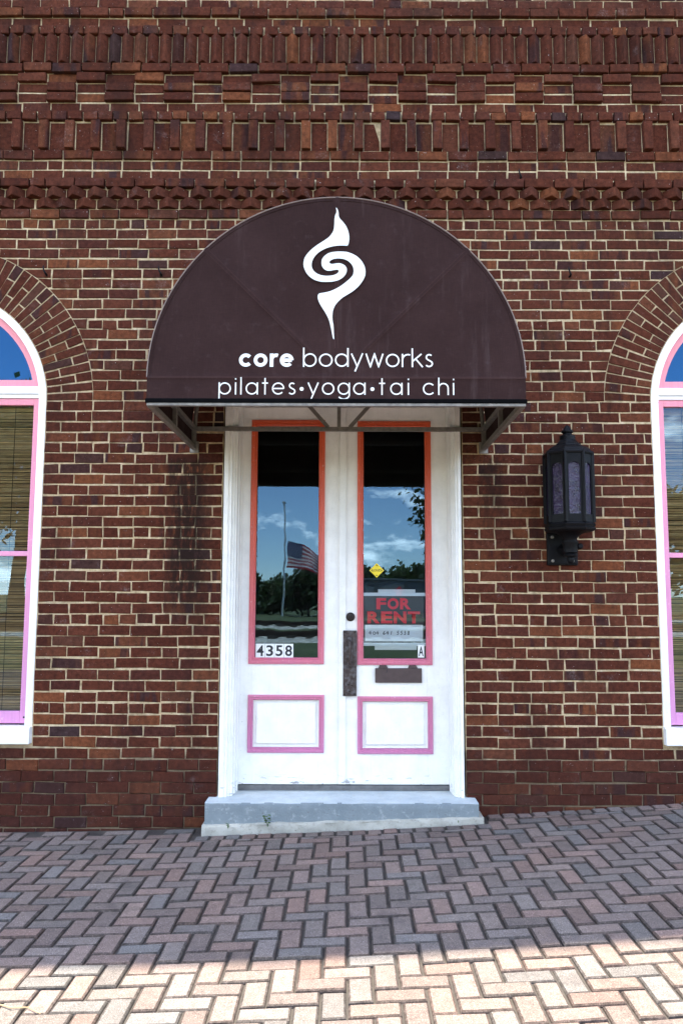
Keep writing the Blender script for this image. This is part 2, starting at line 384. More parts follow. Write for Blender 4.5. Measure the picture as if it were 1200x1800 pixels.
class MB:
    """collects pieces of one part"""
    def __init__(s): s.V = []; s.F = []; s.r = []
    def add(s, V, F, r=0.0):
        b = len(s.V); s.V += [tuple(v) for v in V]; s.F += [tuple(i + b for i in f) for f in F]; s.r += [r] * len(F)
    def box(s, x0, x1, y0, y1, z0, z1, c=0.0, r=0.0):
        if c <= 0:
            V = [(x, y, z) for z in (z0, z1) for y in (y0, y1) for x in (x0, x1)]
            s.add(V, [(0, 2, 3, 1), (4, 5, 7, 6), (0, 1, 5, 4), (2, 6, 7, 3), (0, 4, 6, 2), (1, 3, 7, 5)], r)
        else:
            bm = bmesh.new(); bmesh.ops.create_cube(bm, size=1)
            bmesh.ops.scale(bm, vec=(x1 - x0, y1 - y0, z1 - z0), verts=bm.verts)
            bmesh.ops.translate(bm, vec=((x0 + x1) / 2, (y0 + y1) / 2, (z0 + z1) / 2), verts=bm.verts)
            bmesh.ops.bevel(bm, geom=list(bm.edges), offset=c, segments=2, affect='EDGES', profile=.5)
            bm.verts.index_update()
            s.add([v.co[:] for v in bm.verts], [[v.index for v in f.verts] for f in bm.faces], r); bm.free()
    def bar(s, a, b, w, h=None, up=(0, 0, 1)):
        """square tube from a to b"""
        a, b = Vector(a), Vector(b); h = h or w; d = (b - a).normalized(); u = Vector(up)
        if abs(d.dot(u)) > .98: u = Vector((0, 1, 0))
        sx = d.cross(u).normalized(); sz = sx.cross(d).normalized()
        V = [p + sx * i * w / 2 + sz * j * h / 2 for p in (a, b) for i, j in ((-1, -1), (1, -1), (1, 1), (-1, 1))]
        s.add(V, [(0, 1, 2, 3), (7, 6, 5, 4), (0, 4, 5, 1), (1, 5, 6, 2), (2, 6, 7, 3), (3, 7, 4, 0)])
    def tube(s, pts, rad, n=8, cap=True):
        pts = [Vector(p) for p in pts]; rings = []
        rad = rad if hasattr(rad, '__len__') else [rad] * len(pts); b = len(s.V); prev = None
        for i, p in enumerate(pts):
            d = (pts[min(i + 1, len(pts) - 1)] - pts[max(i - 1, 0)]).normalized()
            u = prev if prev is not None else (Vector((0, 0, 1)) if abs(d.z) < .9 else Vector((1, 0, 0)))
            sx = d.cross(u); sx = sx.normalized() if sx.length > 1e-6 else Vector((1, 0, 0)); uu = sx.cross(d).normalized(); prev = uu
            for k in range(n):
                a = 2 * math.pi * k / n
                s.V.append(tuple(p + (sx * math.cos(a) + uu * math.sin(a)) * rad[i]))
        for i in range(len(pts) - 1):
            for k in range(n):
                s.F.append((b + i * n + k, b + i * n + (k + 1) % n, b + (i + 1) * n + (k + 1) % n, b + (i + 1) * n + k)); s.r.append(0)
        if cap:
            s.F.append(tuple(b + k for k in range(n))[::-1]); s.F.append(tuple(b + (len(pts) - 1) * n + k for k in range(n))); s.r += [0, 0]
    def lathe(s, prof, c, n=16, a0=0.0, sq=None):
        """profile [(radius, z)] turned round the vertical through c"""
        b = len(s.V)
        for r_, z in prof:
            for k in range(n):
                a = a0 + 2 * math.pi * k / n
                s.V.append((c[0] + r_ * math.cos(a), c[1] + r_ * math.sin(a), c[2] + z))
        for i in range(len(prof) - 1):
            for k in range(n):
                s.F.append((b + i * n + k, b + i * n + (k + 1) % n, b + (i + 1) * n + (k + 1) % n, b + (i + 1) * n + k)); s.r.append(0)
        s.F.append(tuple(b + k for k in range(n))[::-1]); s.F.append(tuple(b + (len(prof) - 1) * n + k for k in range(n))); s.r += [0, 0]
    def mesh(s, name, smooth=False): return mesh(name, s.V, s.F, smooth, s.r)
    def build(s, name, mat, parent=None, smooth=False, loc=None): return link(name, s.mesh(name, smooth), mat, parent, loc)

def auto_smooth(o, deg=35):
    me = o.data
    for p in me.polygons: p.use_smooth = True
    bm = bmesh.new(); bm.from_mesh(me)
    for e in bm.edges:
        if len(e.link_faces) == 2: e.smooth = e.calc_face_angle(0) < R(deg)
    bm.to_mesh(me); bm.free()
    return o

def clip(poly, n, d):
    """keep the part of a convex 2D polygon where n.p >= d"""
    out = []
    for i, a in enumerate(poly):
        b = poly[(i + 1) % len(poly)]
        da = a[0] * n[0] + a[1] * n[1] - d; db = b[0] * n[0] + b[1] * n[1] - d
        if da >= 0: out.append(a)
        if da * db < 0:
            t = da / (da - db); out.append((a[0] + (b[0] - a[0]) * t, a[1] + (b[1] - a[1]) * t))
    return out
def area(poly): return .5 * abs(sum(a[0] * b[1] - b[0] * a[1] for a, b in zip(poly, poly[1:] + poly[:1])))

def poly_brick(poly, yf, depth=.05, ch=.005, jit=.0028, rng=random):
    """a brick face of any convex outline (x, z): rounded arrises, slightly uneven"""
    n = len(poly); cx = sum(p[0] for p in poly) / n; cz = sum(p[1] for p in poly) / n
    s = sum((poly[(i + 1) % n][0] - poly[i][0]) * (poly[(i + 1) % n][1] + poly[i][1]) for i in range(n))
    if s < 0: poly = poly[::-1]
    J = lambda k=1: rng.uniform(-jit, jit) * k
    back, mid, mid2, front = [], [], [], []
    tilt = (J(.35), J(.35))
    for x, z in poly:
        jx, jz = J(), J(); x += jx; z += jz
        dx, dz = cx - x, cz - z; l = math.hypot(dx, dz) or 1
        ix, iz = x + math.copysign(min(ch, abs(dx) * .5), dx), z + math.copysign(min(ch, abs(dz) * .5), dz)
        hx, hz = x + (ix - x) * .35, z + (iz - z) * .35
        ty = tilt[0] * (1 if dx < 0 else -1) + tilt[1] * (1 if dz < 0 else -1)
        back.append((x, yf + depth, z)); mid.append((x, yf + ch + ty, z)); mid2.append((hx, yf + ch * .3 + ty, hz)); front.append((ix, yf + ty + J(.5), iz))
    V = back + mid + mid2 + front; F = []
    for k in range(3):
        for i in range(n):
            j = (i + 1) % n
            F.append((k * n + i, (k + 1) * n + i, (k + 1) * n + j, k * n + j))
    F.append(tuple(3 * n + i for i in range(n)))
    return V, F

def ground_z(x):
    xc = max(-3.2, min(3.2, x))
    return .052 + .043 * xc + .007 * xc * xc + (.043 + .014 * xc) * (x - xc)

# ------------------------------------------------------------------ ground behind the photographer, pavement
prof = [(8, -.6), (-6.9, -.6), (-7.0, -.25), (-11, -.02), (-16, .27), (-20, .34), (-24, .50), (-34, .62), (-60, .80), (-120, 1.2), (-900, 6)]
mb = MB()
XS = [-900, -200, -80, -40, -20, 0, 20, 40, 80, 200, 900]
V = [(x, y, z) for (y, z) in prof for x in XS]
nx = len(XS); F = [(i * nx + j, (i + 1) * nx + j, (i + 1) * nx + j + 1, i * nx + j + 1) for i in range(len(prof) - 1) for j in range(nx - 1)]
tag(link('ground', mesh('ground', V, F), 'ground'), kind='structure')
mb = MB(); mb.box(-60, 60, -12.5, -8.2, -.35, .012); tag(mb.build('road', 'asphalt'), kind='structure')

pave = empty('pavement'); tag(pave, kind='structure')
NXP = 60
V = []; F = []
for j, y in enumerate((.02, -7.2)):
    for i in range(NXP + 1):
        x = -6 + 12 * i / NXP; V.append((x, y, ground_z(x) - .012))
for i in range(NXP): F.append((i, NXP + 1 + i, NXP + 2 + i, i + 1))
n0 = len(V)
for i in range(NXP + 1): V.append((V[NXP + 1 + i][0], -7.2, -.5))
for i in range(NXP): F.append((NXP + 1 + i, n0 + i, n0 + i + 1, NXP + 2 + i))
link('bedding_sand', mesh('bedding_sand', V, F), 'joint', pave)

PW = .0982; GAP = .0062
def paver_mesh(lx, ly, k):
    rg = random.Random(100 + k); mbp = MB()
    a, b, c = lx / 2, ly / 2, .0085; V = []
    for (ix, iz) in ((0, -.05), (0, -.010), (.0018, -.0045), (c, 0)):
        for sx, sy in ((-1, -1), (1, -1), (1, 1), (-1, 1)):
            q = .0009
            V.append((sx * (a - ix) + rg.uniform(-q, q), sy * (b - ix) + rg.uniform(-q, q), iz + rg.uniform(-q, q) * .6))
    F = [(i + 4 * k_, (i + 1) % 4 + 4 * k_, (i + 1) % 4 + 4 * k_ + 4, i + 4 * k_ + 4) for k_ in range(3) for i in range(4)] + [(12, 13, 14, 15)]
    return V, F
PV = {}
for k in range(10):
    for kind, (lx, ly) in dict(h=(2 * PW - GAP, PW - GAP), v=(PW - GAP, 2 * PW - GAP)).items():
        V, F = paver_mesh(lx, ly, k); PV[kind, k] = (V, F, mesh('paver', V, F, False, [random.random()] * len(F)))
        PV[kind, k][2].materials.append(M['paver']); PV[kind, k][2].materials.append(M['paver_edge'])
        for p_ in PV[kind, k][2].polygons: p_.material_index = 0 if len(p_.vertices) == 4 and p_.index == len(F) - 1 else 1
cells = []
Y0 = -.055
rng = random.Random(3)
STEP_X0, STEP_X1, STEP_Y = -.97, .885, -.215
for i in range(-62, 63):
    for j in range(0, 74):
        m4 = (i + j) % 4            # herringbone: in every diagonal of four cells two hold a lying paver, two a standing one
        if m4 == 0: cells.append(('h', (i + 1) * PW, -(j + .5) * PW))
        elif m4 == 2: cells.append(('v', (i + .5) * PW, -(j + 1) * PW))
pl = []
def blocked(x0, x1, y0, y1):
    return y1 > -.004
for kind, x, y in cells:
    y += Y0
    lx, ly = (2 * PW, PW) if kind == 'h' else (PW, 2 * PW)
    x0, x1, y0, y1 = x - lx / 2, x + lx / 2, y - ly / 2, y + ly / 2
    if abs(x) > 5.8: continue
    if x1 > STEP_X0 + .01 and x0 < STEP_X1 - .01 and y1 > STEP_Y - PW * .98: 
        # cut pavers behind the edging row that runs along the step
        if y0 > STEP_Y - PW * 1.2: continue
        y1 = STEP_Y - PW * .99
    if x1 > STEP_X1 - .01 and y1 > -.015 - PW * 1.0:
        if y0 > -.015 - PW * 1.25: continue
        y1 = -.015 - PW * .99
    y1 = min(y1, -.012)
    if y1 - y0 < .03: continue
    pl.append((kind, x0, x1, y0, y1))
x = STEP_X0 + .01
while x < STEP_X1 - .03: pl.append(('v', x, x + PW, STEP_Y - PW, STEP_Y)); x += PW
x = STEP_X1 + .02
while x < 5.7: pl.append(('v', x, x + PW, -.015 - PW, -.015)); x += PW
def seen_paver(p):
    cx, cy = (p[1] + p[2]) / 2, (p[3] + p[4]) / 2
    dist = cy + 5.5
    return abs(cx) < .452 * dist + .05 and dist > 2.95
vis = sorted([p for p in pl if seen_paver(p)], key=lambda p: p[3] + p[4])
single = set(id(p) for p in vis[:300])
rest = MB()
for p in pl:
    kind, x0, x1, y0, y1 = p; k = rng.randrange(10)
    lx, ly = (2 * PW, PW) if kind == 'h' else (PW, 2 * PW)
    fx, fy = (x1 - x0) / lx, (y1 - y0) / ly
    cx, cy = (x0 + x1) / 2, (y0 + y1) / 2
    tx, ty, tz = rng.gauss(0, .009), rng.gauss(0, .008) - math.atan(.043 + .014 * max(-3.2, min(3.2, cx))), rng.gauss(0, .009)
    mw = Matrix.Translation((cx, cy, ground_z(cx) + rng.gauss(0, .0020))) @ Matrix.Rotation(tz, 4, 'Z') @ Matrix.Rotation(ty, 4, 'Y') @ Matrix.Rotation(tx, 4, 'X') @ Matrix.Diagonal((fx, fy, 1, 1))
    if id(p) in single:
        o = link('paver', PV[kind, k][2], None, pave); o.matrix_local = mw
    else:
        V, F, _ = PV[kind, k]; rest.add([mw @ Vector(v) for v in V], F, rng.random())
o = tag(rest.build('remaining_pavers', 'paver', pave), kind='stuff'); o.data.materials.append(M['paver_edge'])
for p_ in o.data.polygons: p_.material_index = 0 if p_.index % 13 == 12 else 1

# ------------------------------------------------------------------ the brick building
bld = empty('brick_building', (0, 0, 0))
tag(bld, 'old red brick storefront with corbelled brick bands and arched pink windows', 'building')
WINS = (-2.9, 2.9); WZ = 2.871; WR = .80; RO = 1.12; SILL0, SILL1 = .547, .66
DX0, DX1, DZ0, DZ1 = -.862, .782, -.2, 3.02
TOPZ, ROOFZ = 6.6, 12.1
YM = .0055                     # mortar face; brick faces stand at y = 0

def arch_loop(cx, r, z0, n=28):
    return [(cx - r, z0)] + [(cx + r, z0)] + [(cx + r * math.cos(math.pi * i / n), WZ + r * math.sin(math.pi * i / n)) for i in range(0, n + 1)]
outer = [(-6, -.6), (6, -.6), (6, TOPZ), (-6, TOPZ)]
holes = [[(DX0, DZ0), (DX1, DZ0), (DX1, DZ1), (DX0, DZ1)]] + [arch_loop(c, WR, SILL0) for c in WINS]
loops = [outer] + [h[::-1] for h in holes]
tri = tessellate_polygon([[Vector((a, b, 0)) for a, b in lp] for lp in loops])
flat = [p for lp in loops for p in lp]
V = [(a, YM, b) for a, b in flat]; F = [tuple(t) for t in tri]
me_ = mesh('mortar_wall', V, F)
# uniform facing
bm = bmesh.new(); bm.from_mesh(me_)
for f in bm.faces:
    if f.normal.y > 0: f.normal_flip()
base = len(flat)
for lp in holes:                 # reveals
    b0 = [bm.verts.new((a, YM, z)) for a, z in lp]; b1 = [bm.verts.new((a, .34, z)) for a, z in lp]
    for i in range(len(lp)):
        j = (i + 1) % len(lp); bm.faces.new((b0[i], b0[j], b1[j], b1[i]))
bm.to_mesh(me_); bm.free()
link('mortar_wall', me_, 'mortar', bld)
mb = MB()
mb.box(-6, 6, .004, .34, TOPZ, ROOFZ); mb.box(-6.0, -5.7, .34, 9, -.6, ROOFZ); mb.box(5.7, 6.0, .34, 9, -.6, ROOFZ); mb.box(-6, 6, 9, 9.3, -.6, ROOFZ)
mb.build('upper_wall', 'upper', bld)
mb = MB(); mb.box(-5.69, 5.69, .345, 8.99, 7.0, 7.2); mb.box(-5.69, 5.69, .345, 8.99, 10.9, 11.1); mb.build('roof', 'roofing', bld)
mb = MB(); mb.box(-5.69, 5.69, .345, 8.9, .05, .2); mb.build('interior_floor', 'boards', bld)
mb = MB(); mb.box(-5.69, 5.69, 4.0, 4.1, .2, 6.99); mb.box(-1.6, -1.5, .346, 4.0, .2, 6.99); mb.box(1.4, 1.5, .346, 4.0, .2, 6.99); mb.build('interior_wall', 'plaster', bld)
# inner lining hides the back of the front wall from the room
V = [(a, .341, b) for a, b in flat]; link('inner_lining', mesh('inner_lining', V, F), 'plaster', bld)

# ---- the brick courses
ZC, PITCH, LEN, JT = 4.194, .0735, .2026, .0095
UNIT = {}
def unit(kind, k):
    if (kind, k) not in UNIT:
        w = dict(s=LEN, h=.099)[kind]; h = PITCH - JT; rg = random.Random(hash((kind == 's', k)) & 0xffff)
        V, F = poly_brick([(-w / 2, -h / 2), (w / 2, -h / 2), (w / 2, h / 2), (-w / 2, h / 2)], 0.0, .06, .0052, .0034, rg)
        me = mesh('brick', V, F, False, [rg.random()] * len(F)); me.materials.append(M['brick']); UNIT[kind, k] = (me, w, h)
    return UNIT[kind, k]

rb = random.Random(21)
HEADER = {0, 10, 22, 30, 38, 46, -11, -20, -29}
PROJ = {-1: .014, -4: .040, -7: .016, -11: .030, -16: .034, -20: .030, -22: .026, -23: .004}
def free_intervals(z0, z1, xa=-4.3, xb=4.3):
    iv = [(xa, xb)]; cuts = []
    zm = (z0 + z1) / 2
    if zm < DZ1: cuts.append((DX0 + .0, DX1))
    for c in WINS:
        if SILL1 < zm < WZ: cuts.append((c - WR, c + WR))
        elif SILL0 - .01 < zm <= SILL1: cuts.append((c - WR - .005, c + WR + .005))
        elif WZ <= zm and z0 < WZ + RO:
            dz = max(0, z0 - WZ); hw = math.sqrt(max(0, RO * RO - dz * dz)); 
            dz1 = min(RO, max(0, z1 - WZ)); hw1 = math.sqrt(max(0, RO * RO - dz1 * dz1))
            cuts.append((c - (hw1 + .0), c + (hw1 + .0)))
    for a, b in cuts:
        niv = []
        for p, q in iv:
            if b <= p or a >= q: niv.append((p, q)); continue
            if a > p: niv.append((p, a))
            if b < q: niv.append((b, q))
        iv = niv
    return iv
def lay(k, header, rgn):
    """positions of the bricks of one course: (x0, x1)"""
    zt = ZC - PITCH * k; zb = zt - PITCH; out = []
    for a, b in free_intervals(zb + .002, zt - .002):
        L = .099 if header else LEN
        outer_edge = a <= -4.29
        x = a + (JT * .5 if not outer_edge else -.3)
        first = True; seq = []
        # bricks start at each jamb with a whole or a half, by course
        st = L if (k % 2 or header) else .099
        if outer_edge: st = L * rgn.uniform(.3, 1) if header else (L if k % 2 else .097)
        while x < b - JT * .5 - 1e-4:
            l = st if first else L + rgn.gauss(0, .0028)
            if not header and not first and rgn.random() < .025: l = .099
            first = False
            seq.append([x, x + l]); x += l + JT + rgn.gauss(0, .0010)
        end = b - JT * .4
        if seq[-1][1] > end:
            rem = end - seq[-1][0]
            if rem < .045 and len(seq) > 1:
                seq.pop(); n = len(seq); d = (end - seq[-1][1]) / n
                if d * n > .0:
                    for i, s_ in enumerate(seq): s_[0] += d * i; s_[1] += d * (i + 1)
            else: seq[-1][1] = end
        out += [tuple(s_) for s_ in seq]
    return zb, zt, out

def cam_area(x, z, a):
    d = 5.5; v = (z - 1.5) / d
    depth = 5.5 * math.cos(R(6.2)) + (z - 1.5) * math.sin(R(6.2))
    return a / depth ** 2
def in_view(x, z, mrg=0.0):
    depth = 5.5 * math.cos(R(6.2)) + (z - 1.5) * math.sin(R(6.2))
    u = x / depth * 1420 + 612; up = ((z - 1.5) * math.cos(R(6.2)) - 5.5 * math.sin(R(6.2))) / depth * 1420
    return -mrg < u < 1200 + mrg and -mrg < 900 - up < 1800 + mrg
def behind_awning(x, z):
    # outline of the awning front as it covers the wall from the photograph's place
    px, pz = x * 4.222 / 5.5, 1.5 + (z - 1.5) * 4.222 / 5.5
    return (abs(px + .063) < 1.0 and 2.54 < pz < 2.69) or (math.hypot(px + .063, pz - 2.68) < 1.0 and pz >= 2.68)

bricks = []     # (name, polygon, yfront, rect or None)
for k in range(-33, 59):
    if k in (-2, -3, -8, -9, -10, -17, -18, -19): continue
    hd = k in HEADER
    zb, zt, seq = lay(k, hd, rb)
    if k in (-13, -14, -15): seq = [(-4.3 + q * .2115, -4.3 + q * .2115 + .2035) for q in range(41)]
    z0, z1 = zb + JT / 2, zt - JT / 2
    pr = PROJ.get(k, .006 if k >= 51 else 0.0)
    if k >= 51: z0 -= .0015; z1 += .0015
    for i, (x0, x1) in enumerate(seq):
        dz = rb.gauss(0, .0018); p2 = pr + max(-.002, min(.004, rb.gauss(0, .0014))); name = 'header_brick' if hd else 'brick'
        if k in (-13, -14, -15):
            if (i + (k == -15)) % 2 == 0: p2 += .030; name = 'projecting_brick'
        rect = (x0, x1, z0 + dz, z1 + dz); poly = [(x0, z0 + dz), (x1, z0 + dz), (x1, z1 + dz), (x0, z1 + dz)]
        clipped = False
        for c in WINS:
            if z0 > WZ - .03 and z0 < WZ + RO + .02 and x1 > c - RO - .02 and x0 < c + RO + .02:
                side = 1 if (x0 + x1) / 2 > c else -1
                def hwz(z): return math.sqrt(max(0, (RO + .006) ** 2 - max(0, z - WZ) ** 2)) if z < WZ + RO + .006 else 0
                if z0 >= WZ + RO: continue
                a, b = (c + side * hwz(z0), z0), (c + side * hwz(z1), z1)
                dx, dz_ = b[0] - a[0], b[1] - a[1]; nrm = (dz_ * side, -dx * side); l = math.hypot(*nrm) or 1
                nrm = (nrm[0] / l, nrm[1] / l); d = nrm[0] * a[0] + nrm[1] * a[1]
                np_ = clip(poly, nrm, d)
                if len(np_) < 3 or area(np_) < .0012: poly = None; break
                if abs(area(np_) - area(poly)) > 1e-6: clipped = True
                poly = np_
        if poly is None: continue
        bricks.append((name, poly, -p2, None if clipped else rect))

# the fill-in bricks between the slope of the arch and the course they belong to are left as mortar
cnt = {}
cand = {}
for i, b in enumerate(bricks):
    cx = sum(p[0] for p in b[1]) / len(b[1]); cz = sum(p[1] for p in b[1]) / len(b[1])
    if in_view(cx, cz, 8) and not behind_awning(cx, cz) and cz > ground_z(cx) and not (abs(cx) < .8 and cz < .25):
        cand.setdefault(b[0], []).append((cam_area(cx, cz, area(b[1])), i))
one = set()
for nme, lst in cand.items():
    lst.sort(reverse=True); one |= set(i for _, i in lst[:300])
restb = MB()
for i, (nme, poly, yf, rect) in enumerate(bricks):
    if i in one:
        if rect is not None:
            kd = 'h' if (rect[1] - rect[0]) < .14 else 's'
            me, w, h = unit(kd, rb.randrange(14))
            o = link(nme, me, None, bld, ((rect[0] + rect[1]) / 2, yf, (rect[2] + rect[3]) / 2))
            fl = -1 if rb.random() < .0 else 1
            o.scale = ((rect[1] - rect[0]) / w, 1, (rect[3] - rect[2]) / h)
            o.rotation_euler = (0, rb.gauss(0, .0035), 0)
        else:
            V, F = poly_brick(poly, yf, rng=rb); link(nme, mesh('brick', V, F, False, [rb.random()] * len(F)), 'brick', bld)
    else:
        V, F = poly_brick(poly, yf, rng=rb); restb.add(V, F, rb.random())
tag(restb.build('remaining_bricks', 'brick', bld), kind='stuff')

def special(name, V, F, x, z):
    if in_view(x, z, 8): link(name, mesh(name, V, F, False, [rb.random()] * len(F)), 'brick', bld)
    else: outside.add(V, F, rb.random() * .93)
outside = MB()
# soldiers set cornerwise (three courses tall)
zb, zt = ZC + PITCH * 16 + .004, ZC + PITCH * 19 - .004
SP = .0925; x = -4.3
def prism(x, w, ridge, z0, z1, yb, ch=.004):
    """brick turned so that one arris points out of the wall"""
    j = lambda: rb.uniform(-.0015, .0015)
    prof_ = [(-w / 2, yb + .05), (-w / 2, yb), (-.006, yb - ridge + .004), (.006, yb - ridge + .004), (w / 2, yb), (w / 2, yb + .05)]
    V = []
    for zz, ins in ((z0, .003), (z0 + .004, 0), (z1 - .004, 0), (z1, .003)):
        for px_, py_ in prof_: V.append((x + px_ * (1 - ins * 14) + j(), py_ + ins * .6 + j(), zz))
    n = len(prof_); F = [(k * n + i, k * n + (i + 1) % n, (k + 1) * n + (i + 1) % n, (k + 1) * n + i) for k in range(3) for i in range(n)]
    F += [tuple(range(n))[::-1], tuple(3 * n + i for i in range(n))]
    return V, F
while x < 4.3:
    V, F = prism(x, SP - .007, .046 + rb.gauss(0, .002), zb, zt, -.004); special('upright_brick', V, F, x, zb + .1); x += SP
# dentils between sunk panels (three courses tall)
zb, zt = ZC + PITCH * 7, ZC + PITCH * 10
SP = .1885; x = -4.3
while x < 4.3:
    jj = rb.gauss(0, .002)
    V, F = poly_brick([(x + jj, zb + .003), (x + .064 + jj, zb + .003), (x + .064 + jj, zt - .006), (x + jj, zt - .006)], -.042 + rb.gauss(0, .003), .06, .004, .002, rb); special('dentil_brick', V, F, x, zb)
    V, F = poly_brick([(x + .069, zb + .002), (x + .183, zb + .002), (x + .183, zt - .008), (x + .069, zt - .008)], .0030 + rb.gauss(0, .0006), .05, .004, .002, rb); special('panel_brick', V, F, x + .1, zb)
    x += SP
# two dog-tooth courses
for row, k in enumerate((-3, -2)):
    zt_ = ZC - PITCH * k - .004; zb_ = zt_ - PITCH + .008
    SP = .147; x = -4.3 + (SP / 2 if row else 0)
    while x < 4.3:
        V, F = prism(x + rb.gauss(0, .003), SP - .005, (.070 if row == 0 else .052) + rb.gauss(0, .004), zb_, zt_, .004); special('dogtooth_brick', V, F, x, zb_); x += SP
# arches: every ray of the ring is a long and a short brick
for c in WINS:
    n = 50; da = math.pi / n
    for i in range(n):
        a0, a1 = da * i, da * (i + 1); am = (a0 + a1) / 2
        rs = (WR + .006, WR + .100, WR + .110, RO) if i % 2 else (WR + .006, WR + .205, WR + .215, RO)
        for q in (0, 2):
            r0, r1 = rs[q], rs[q + 1]; g0, g1 = .0045 / r0, .0052 / r1 + .0010
            j = rb.gauss(0, .0015)
            pol = [(c + r_ * math.cos(t), WZ + r_ * math.sin(t)) for r_, t in ((r0, a0 + g0 + j), (r1, a0 + g1 + j), (r1, a1 - g1 + j), (r0, a1 - g0 + j))]
            V, F = poly_brick(pol, rb.gauss(-.001, .0016), .05, .004, .0016, rb)
            special('arch_brick', V, F, c + (r0 + r1) / 2 * math.cos(am), WZ + (r0 + r1) / 2 * math.sin(am))
tag(outside.build('ornament_bricks', 'brick', bld), kind='stuff')

# ------------------------------------------------------------------ doors
YD = .19                       # face of the door leaves
def mould_frame(name, x0, x1, z0, z1, w, yface, mat, parent, lift=.016):
    """four mitred lengths of stepped moulding"""
    pr = [(0, 0), (0, lift * .75), (.25, lift), (.42, lift), (.48, lift * .55), (.70, lift * .55), (.80, lift * .75), (1, lift * .1), (1, -.012)]
    cs = [(x0, z0), (x1, z0), (x1, z1), (x0, z1)]; dirs = [(1, 1), (-1, 1), (-1, -1), (1, -1)]
    for i in range(4):
        j = (i + 1) % 4; V = []
        for c_, d_ in ((cs[i], dirs[i]), (cs[j], dirs[j])):
            for t, h in pr: V.append((c_[0] + d_[0] * w * t, yface - h, c_[1] + d_[1] * w * t))
        n = len(pr); F = [(q, q + 1, n + q + 1, n + q) for q in range(n - 1)]
        link(name, mesh(name, V, F), mat, parent)
def leaf_wall(mb, x0, x1, z0, z1, y0, y1, hx0, hx1, hz0, hz1):
    """board with a rectangular opening: two stiles, two rails"""
    mb.box(x0, hx0, y0, y1, z0, z1, .002); mb.box(hx1, x1, y0, y1, z0, z1, .002)
    mb.box(hx0, hx1, y0 + .0006, y1, z0, hz0, .001); mb.box(hx0, hx1, y0 + .0006, y1, hz1, z1, .001)
door_doc = []
LEAF_Z0, LEAF_Z1 = 0.2455, 2.871
specs = [('left', -0.7488, -0.0393, (-0.6906, -0.1665, 1.0566, 2.779), (-0.6886, -0.1635, 0.4569, 0.8462)),
         ('right', -0.0342, 0.6957, (0.0644, 0.5854, 1.0515, 2.7719), (0.0664, 0.5854, 0.4508, 0.837))]
doors = []
for side, x0, x1, gz, pz in specs:
    d = empty('door', ((x0 + x1) / 2, YD, LEAF_Z0), bld); d.location = (0, 0, 0); doors.append(d)
    d['label'] = 'white door leaf with house number stickers on its glass' if side == 'left' else 'white door leaf with pull handle and brown mail slot'
    mw = .043; g0, g1, h0, h1 = gz[0] + mw - .006, gz[1] - mw + .006, gz[2] + mw - .006, gz[3] - mw + .006
    mb = MB()
    p0, p1, q0, q1 = pz[0] + .036, pz[1] - .036, pz[2] + .036, pz[3] - .036
    mb.box(x0, g0, YD, YD + .045, LEAF_Z0, LEAF_Z1, .002); mb.box(g1, x1, YD, YD + .045, LEAF_Z0, LEAF_Z1, .002)
    mb.box(g0, g1, YD + .0007, YD + .045, h1, LEAF_Z1, 0)
    mb.box(g0, g1, YD + .0007, YD + .045, q1, h0, 0); mb.box(g0, g1, YD + .0007, YD + .045, LEAF_Z0, q0, 0)
    mb.build('door_leaf', 'white', d)
    mb = MB(); mb.box(g0 - .02, g1 + .02, YD + .018, YD + .03, q0 - .02, q1 + .02)
    mb.box(p0 + .022, p1 - .022, YD + .006, YD + .018, q0 + .022, q1 - .022, .004); mb.build('sunk_panel', 'white', d)
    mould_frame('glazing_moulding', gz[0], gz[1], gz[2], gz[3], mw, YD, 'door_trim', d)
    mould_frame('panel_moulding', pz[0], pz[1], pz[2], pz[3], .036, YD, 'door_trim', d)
    # the pane leans back by a third of a degree in its rebate
    zc = (h0 + h1) / 2; tl = math.tan(R(.30)); yl = lambda z: YD + .0255 + (z - zc) * tl
    V = [(g0 - .004, yl(h0 - .004), h0 - .004), (g1 + .004, yl(h0 - .004), h0 - .004), (g1 + .004, yl(h1 + .004), h1 + .004), (g0 - .004, yl(h1 + .004), h1 + .004)]
    link('glass_pane', mesh('glass_pane', V, [(0, 1, 2, 3)]), 'glass', d)
dl, dr = doors
mb = MB(); mb.box(-.0635, -.0145, YD - .018, YD - .0015, LEAF_Z0 + .004, LEAF_Z1 - .003, .004); mb.build('astragal', 'white', dl)
# ironmongery of the right leaf
mb = MB(); mb.box(-.034, .060, YD - .026, YD - .019, 0.84, 1.2885, .002); mb.build('pull_plate', 'rust', dr)
mb = MB(); mb.tube([(.012, YD - .026, 1.2221), (.012, YD - .052, 1.2099), (.012, YD - .066, 1.1782), (.012, YD - .068, 1.1322), (.012, YD - .064, 1.0863), (.012, YD - .048, 1.0587), (.012, YD - .026, 1.0525)], [.012, .011, .009, .0095, .009, .011, .012], 10)
for zz in (1.2293, 1.0505):
    mb.lathe([(.001, -.02), (.014, -.018), (.02, -.006), (.02, .006), (.014, .018), (.001, .02)], (.012, YD - .027, zz), 12)
auto_smooth(mb.build('pull_handle', 'rust', dr))
mb = MB(); 
for (bx, bz) in ((-.022, 1.2752), (.046, 1.2752), (-.022, 0.8543), (.046, 0.8543), (.002, 0.9177), (.028, 0.9126), (.012, 0.8717)):
    mb.lathe([(.0005, -.006), (.006, -.004), (.006, .004), (.0005, .006)], (bx, YD - .0265, bz), 8)
mb.build('plate_screws', 'knob', dr)
